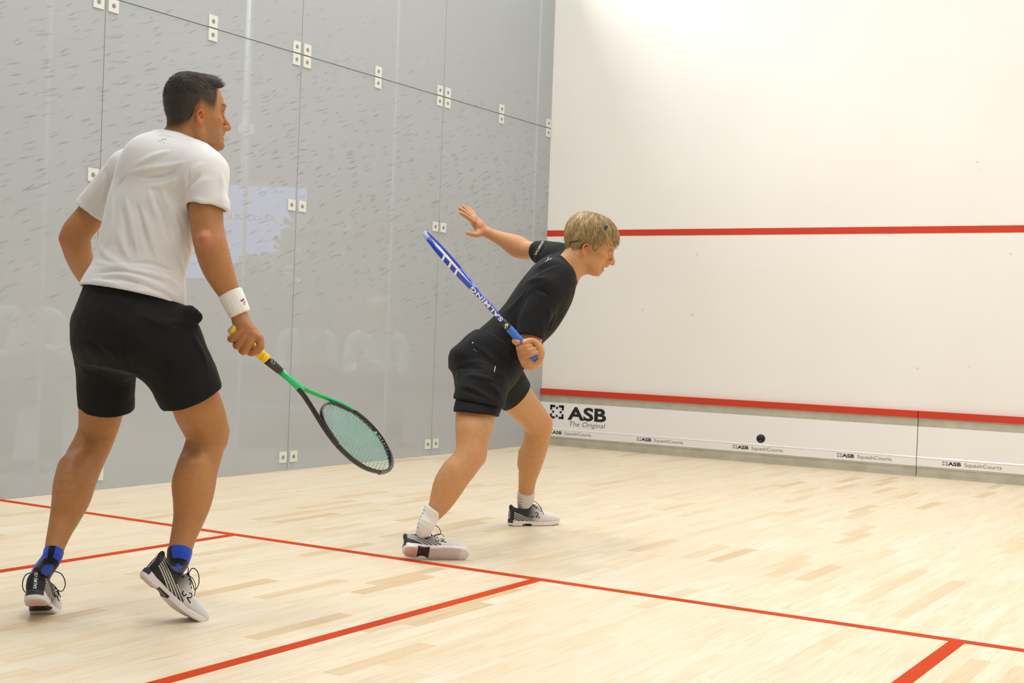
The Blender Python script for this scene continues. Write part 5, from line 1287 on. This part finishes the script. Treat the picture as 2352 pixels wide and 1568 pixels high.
# shoes and socks
uz = unit(UP * .60 + FW * .80 - RT * .10)
frB = Frame((0, 0, 0), unit(P(1074, 1268, 5.52) - P(922, 1256, 5.48)), uz); frB.o = P(925, 1266, 5.475) + frB.X * .078 * .93
frB.o = frB.o + np.array([0, 0, max(0.0, .012 - (frB.p(.1, -.046, 0)[2]))])
shoe(-1, frB, Bp, bend=.0, scale=.93, label='white and black shoe tipped on its inner edge showing its sole')
h0 = floorp(1168, 1207); 
best = min(np.linspace(-.9, .9, 73), key=lambda w: abs((lambda p: 1176 + FPX * ((p - CAM) @ RT) / ((p - CAM) @ FW))(h0 + .278 * (np.array([RT[0], RT[1], 0]) / np.hypot(RT[0], RT[1]) * math.cos(w) + np.array([FW[0], FW[1], 0]) / np.hypot(FW[0], FW[1]) * math.sin(w))) - 1284) + (0 if w >= 0 else 5))
hx = np.array([RT[0], RT[1], 0]) / np.hypot(RT[0], RT[1]) * math.cos(best) + np.array([FW[0], FW[1], 0]) / np.hypot(FW[0], FW[1]) * math.sin(best)
frC = Frame(h0 + np.array([0, 0, .001]) + hx * .078 * .94, hx, (0, 0, 1)); shoe(1, frC, Bp, bend=.0, scale=.94)
SOCKW = (.74, .73, .73)
def gray_marks(back):
    def f(V, c, top, ax):
        q = V - top; s = q @ ax; r_ = q - np.outer(s, ax); r_ /= np.maximum(np.linalg.norm(r_, axis=1), 1e-6)[:, None]
        a = r_ @ unit(back); m = (a > .80) & (s < -.012) & (np.sin(s * 420) > -.1); c = c.copy(); c[m] = (.33, .32, .32); return c
    return f
def ins2(fr, k): return [(*fr.p(.003 * k, 0, .10 * k), .0285 * k), (*fr.p(.006 * k, 0, .072 * k), .028 * k), (*fr.p(.01 * k, 0, .05 * k), .026 * k)]
sock([(999, 1168, 5.49, 24), (988, 1186, 5.49, 20.5), (979, 1204, 5.49, 19.5)], Bp, (.80, .80, .80), gray_marks(-RT - .2 * FW), ins2(frB, .93))
sock([(1209, 1128, 6.56, 20), (1207, 1148, 6.58, 19)], Bp, (.62, .59, .55), gray_marks(-RT - .6 * FW), ins2(frC, .94))

# blue racket
bu = P(1232, 825, 5.455); ti = P(978, 537, 5.40)
L_ = np.linalg.norm(ti - bu)
ax_ = unit(ti - bu); pp = unit(np.cross(FW, ax_)); pp = pp if pp @ RT > 0 else -pp      # pp: upper right in the picture, across the racket
BLU = pm('blue_lacquer', (.004, .045, .50), .25, coat=.5); BLD = pm('deep_blue_lacquer', (.004, .015, .14), .3, coat=.5)
rB, WB, LB, hdB = racket('squash_racket', 'blue squash racket with white lettering held up edge-on by right player', bu, bu + ax_ * .685, pp * .11 + FW * .99,
    dict(cap=BLD, collar=pm('dark_collar', (.02, .02, .025), .4), shaft=BLU, armL=BLU, armR=BLU, head=BLU, bridge=BLU, bumper=pm('bumper_lilac', (.34, .36, .52), .4), grommet=BLD),
    pm('white_string', (.82, .82, .80), .4), pm('blue_grip', (.05, .16, .60), .65))
# the near side of the frame (-Y) carries big white letters and slanting white bars
zv = unit(np.cross(ax_, unit(WB(.1, 1) - WB(.1, 0))))
zs = 1 if (zv @ pp) < 0 else -1                # letter tops point to the lower left
def nearside(x):
    y = np.interp(x, LB[:, 0], LB[:, 1]) if x > .283 else np.interp(x, [.2, .283], [.0045, .0075]); return -(y + .0062 + (.0035 if x < .30 else 0))
Vt, Ft = textmesh('SALMING', .0165, .03, 0, 1.12); Vt[:, 0] *= .185 / Vt[:, 0].max()
meshobj('frame_lettering', [WB(.212 + v[0], nearside(.212 + v[0]), zs * (v[1] - .0082)) for v in Vt], Ft, WHITE_INK, rB, False)
m = MB()
for x in (.478, .515, .553):
    q = [WB(x + dx + sh_, nearside(x + dx + sh_) , zs * z) for dx, z, sh_ in ((0, -.0095, .004), (.010, -.0095, .004), (.010, .0095, -.004), (0, .0095, -.004))]
    m.add(q, [(0, 1, 2, 3)])
m.build('white_bar', WHITE_INK, rB)
m = MB()
for pts in ([(.178, -.010), (.184, -.007), (.188, .000), (.189, .008)], [(.192, -.002), (.190, .004)], [(.179, -.002), (.183, .003), (.184, .009)]):
    m.tube(crom([WB(x, -math.sqrt(max(.0150 ** 2 - w * w, 0)), -zs * w) for x, w in pts], 3), .0019, 5)
m.build('collar_print', WHITE_INK, rB, True)

# ball in flight
bl = P(1747.5, 1007, 6.15); m = bmesh.new(); bmesh.ops.create_uvsphere(m, u_segments=40, v_segments=24, radius=.0202)
me = bpy.data.meshes.new('squash_ball'); m.to_mesh(me); m.free(); me.polygons.foreach_set('use_smooth', [True] * len(me.polygons)); me.materials.append(pm('matt_rubber', (.010, .011, .018), .6, .3, bump=(900, .3, .0004)))
ball = bpy.data.objects.new('squash_ball', me); C.objects.link(ball); ball.location = bl; tag(ball, 'small black squash ball flying in front of the white tin board', 'ball')
mk_ = MB(); d0 = unit(CAM - bl - RT * .8 * 0 - UP * .8 * 1.2); mk_.disc(bl + unit(-FW - RT * .35 - UP * .45) * .0199, unit(-FW - RT * .35 - UP * .45), .0016, .0006, 10); mk_.build('yellow_dot', pm('dot_yellow', (.8, .75, .3), .5), ball)
# ================================================================ spectators sitting in the hall, seen faintly through the glass
def spectator(px, py, D, label, hairc, topc, longhair, crossed, seed):
    hd = P(px, py, D); root = np.array([hd[0], hd[1], 0.0]); face = unit(np.array([CAM[0] - hd[0], CAM[1] - hd[1], 0]) * 1.0 + np.array([.0, 2.0, 0]) * .2)
    e = empty('person', root); tag(e, label, 'person', 'spectators behind the glass')
    h = Frame(hd, face, (0, 0, 1)); f = Fld(); g = Frame(root, face, (0, 0, 1)); z0 = hd[2] - .62; add_head(f, h)
    def T(rows, k=.03): f.add(g.tube(rows), k)
    T([(-.03, 0, hd[2] - .06, .055), (-.04, 0, hd[2] - .17, .06)]); T([(-.04, 0, hd[2] - .24, .10), (-.03, 0, hd[2] - .42, .12), (-.05, 0, z0 - .02, .14)], .05)
    T([(-.04, .10, hd[2] - .23, .07), (-.04, .17, hd[2] - .24, .055)]); T([(-.04, -.10, hd[2] - .23, .07), (-.04, -.17, hd[2] - .24, .055)])
    for s in (1, -1):
        end = -s * .07 if crossed else s * .10
        T([(-.04, s * .185, hd[2] - .25, .055), (.0, s * .215, hd[2] - .40, .045), (.05, s * .205, hd[2] - .50, .040)])
        T([(.05, s * .205, hd[2] - .50, .040), (.16, (s * .205 + end) / 2, hd[2] - .47 + .02 * s, .036), (.19, end, hd[2] - .45 + .02 * s, .028)], .02)
        for i in range(4): f.add(g.tube([(.19, end - s * .01, hd[2] - .44 + .02 * s - i * .018, .010), (.20, end - s * .055, hd[2] - .445 + .02 * s - i * .018, .0085), (.19, end - s * .085, hd[2] - .45 + .02 * s - i * .018, .0075)]), .006)
        f.add(g.tube([(.19, end, hd[2] - .42 + .02 * s, .011), (.205, end - s * .03, hd[2] - .405 + .02 * s, .009)]), .006)
        T([(-.04, s * .09, z0 - .04, .085), (.18, s * .11, z0 - .03, .075), (.40, s * .12, z0 - .05, .06)], .03)
        T([(.40, s * .12, z0 - .05, .058), (.42, s * .12, .28, .05), (.40, s * .12, .09, .038)], .02)
        T([(.38, s * .12, .05, .035), (.48, s * .12, .038, .035), (.54, s * .12, .030, .028)], .02)
    V, F = f.mesh(root + np.array([-.7, -.7, -.02]), root + np.array([.7, .7, hd[2] + .2]), .006)
    V[:, 2] = np.maximum(V[:, 2], 0); c = face_tint(V, h, (.50, .29, .18), (.45, .15, .12)); meshobj('body', V, F, SKIN, e, col=c)
    w = Fld()
    w.add(g.tube([(-.04, 0, hd[2] - .22, .095), (-.03, 0, hd[2] - .42, .135), (-.05, 0, z0 - .02, .155)]), 0)
    for s in (1, -1):
        end = -s * .03 if crossed else s * .13
        w.add(g.tube([(-.04, s * .09, hd[2] - .225, .08), (-.04, s * .18, hd[2] - .245, .068), (.0, s * .218, hd[2] - .40, .060), (.05, s * .208, hd[2] - .505, .055)]), .03)
        w.add(g.tube([(.05, s * .208, hd[2] - .505, .055), (.155, (s * .208 + end) / 2, hd[2] - .47 + .02 * s, .048), (.185, end, hd[2] - .45 + .02 * s, .040)]), .02)
    w.sub(g.tube([(-.03, 0, hd[2] - .05, .065), (-.035, 0, hd[2] - .155, .07)]), .01); w.fn(lambda Q, d: d + .003 * sines(Q, 30, seed))
    V, F = w.mesh(root + np.array([-.6, -.6, .1]), root + np.array([.6, .6, hd[2]]), .007); meshobj('sweater', V, F, pm('knit_top', topc, .9, noise=(6, .1)), e)
    t = Fld()
    for s in (1, -1): t.add(g.tube([(-.05, s * .085, z0 - .045, .105), (.18, s * .11, z0 - .035, .088), (.41, s * .12, z0 - .055, .072), (.43, s * .12, .28, .066), (.41, s * .12, .13, .06)]), .03)
    V, F = t.mesh(root + np.array([-.7, -.7, 0]), root + np.array([.7, .7, 1]), .008); meshobj('trousers', V, F, pm('dark_trousers', (.05, .055, .07), .85), e)
    q = Fld().add(h.ell((-.018, 0, .040), (.104, .086, .094)), 0)
    if longhair:
        for s in (1, -1): q.add(h.tube([(-.02, s * .065, .05, .035), (.0, s * .088, -.06, .034), (.02, s * .10, -.18, .032), (.03, s * .095, -.27, .020)]), .03)
        q.add(h.tube([(-.07, 0, .02, .06), (-.08, 0, -.15, .06), (-.07, 0, -.25, .04)]), .03)
    q.cut(Fn(lambda Q: (np.where(h.loc(Q)[:, 0] > .035, .052 + 0 * Q[:, 0], -.30 if longhair else -.05) - h.loc(Q)[:, 2])), .02)
    q.fn(lambda Q, d: d + .0025 * np.sin(h.loc(Q)[:, 1] * 260 + h.loc(Q)[:, 0] * 90)); V, F = q.mesh(hd - .35, hd + .2, .006); meshobj('hair', V, F, pm('spectator_hair', hairc, .5), e)
    # the bench he or she sits on
    b = empty('bench', root); tag(b, 'plain low bench under the ' + label.split(' seen')[0], 'bench', 'benches in the hall')
    zt = z0 - .155; W_ = lambda x, y, z: g.p(x, y, z)
    MB().obox(W_(.0, 0, zt), g.X * .20, g.Y * .25, g.Z * .02).build('seat', pm('bench_wood', (.30, .22, .14), .5), b)
    for sx in (-1, 1):
        for sy in (-1, 1): MB().obox(W_(sx * .17, sy * .21, zt / 2 - .01), g.X * .02, g.Y * .02, g.Z * (zt / 2 - .011)).build('leg', pm('bench_leg', (.1, .1, .1), .5), b)
    return e
spectator(868, 716, 11.0, 'long-haired person in a pale top with folded arms seen faintly through glass', (.50, .36, .18), (.75, .74, .70), True, True, 3)
spectator(708, 712, 11.3, 'person in a grey top seen faintly through glass beside the middle vertical seam', (.10, .06, .04), (.50, .48, .46), False, False, 5)
spectator(64, 648, 8.6, 'person in a cream top seen faintly through glass at the left edge', (.12, .08, .05), (.72, .68, .58), False, False, 7)
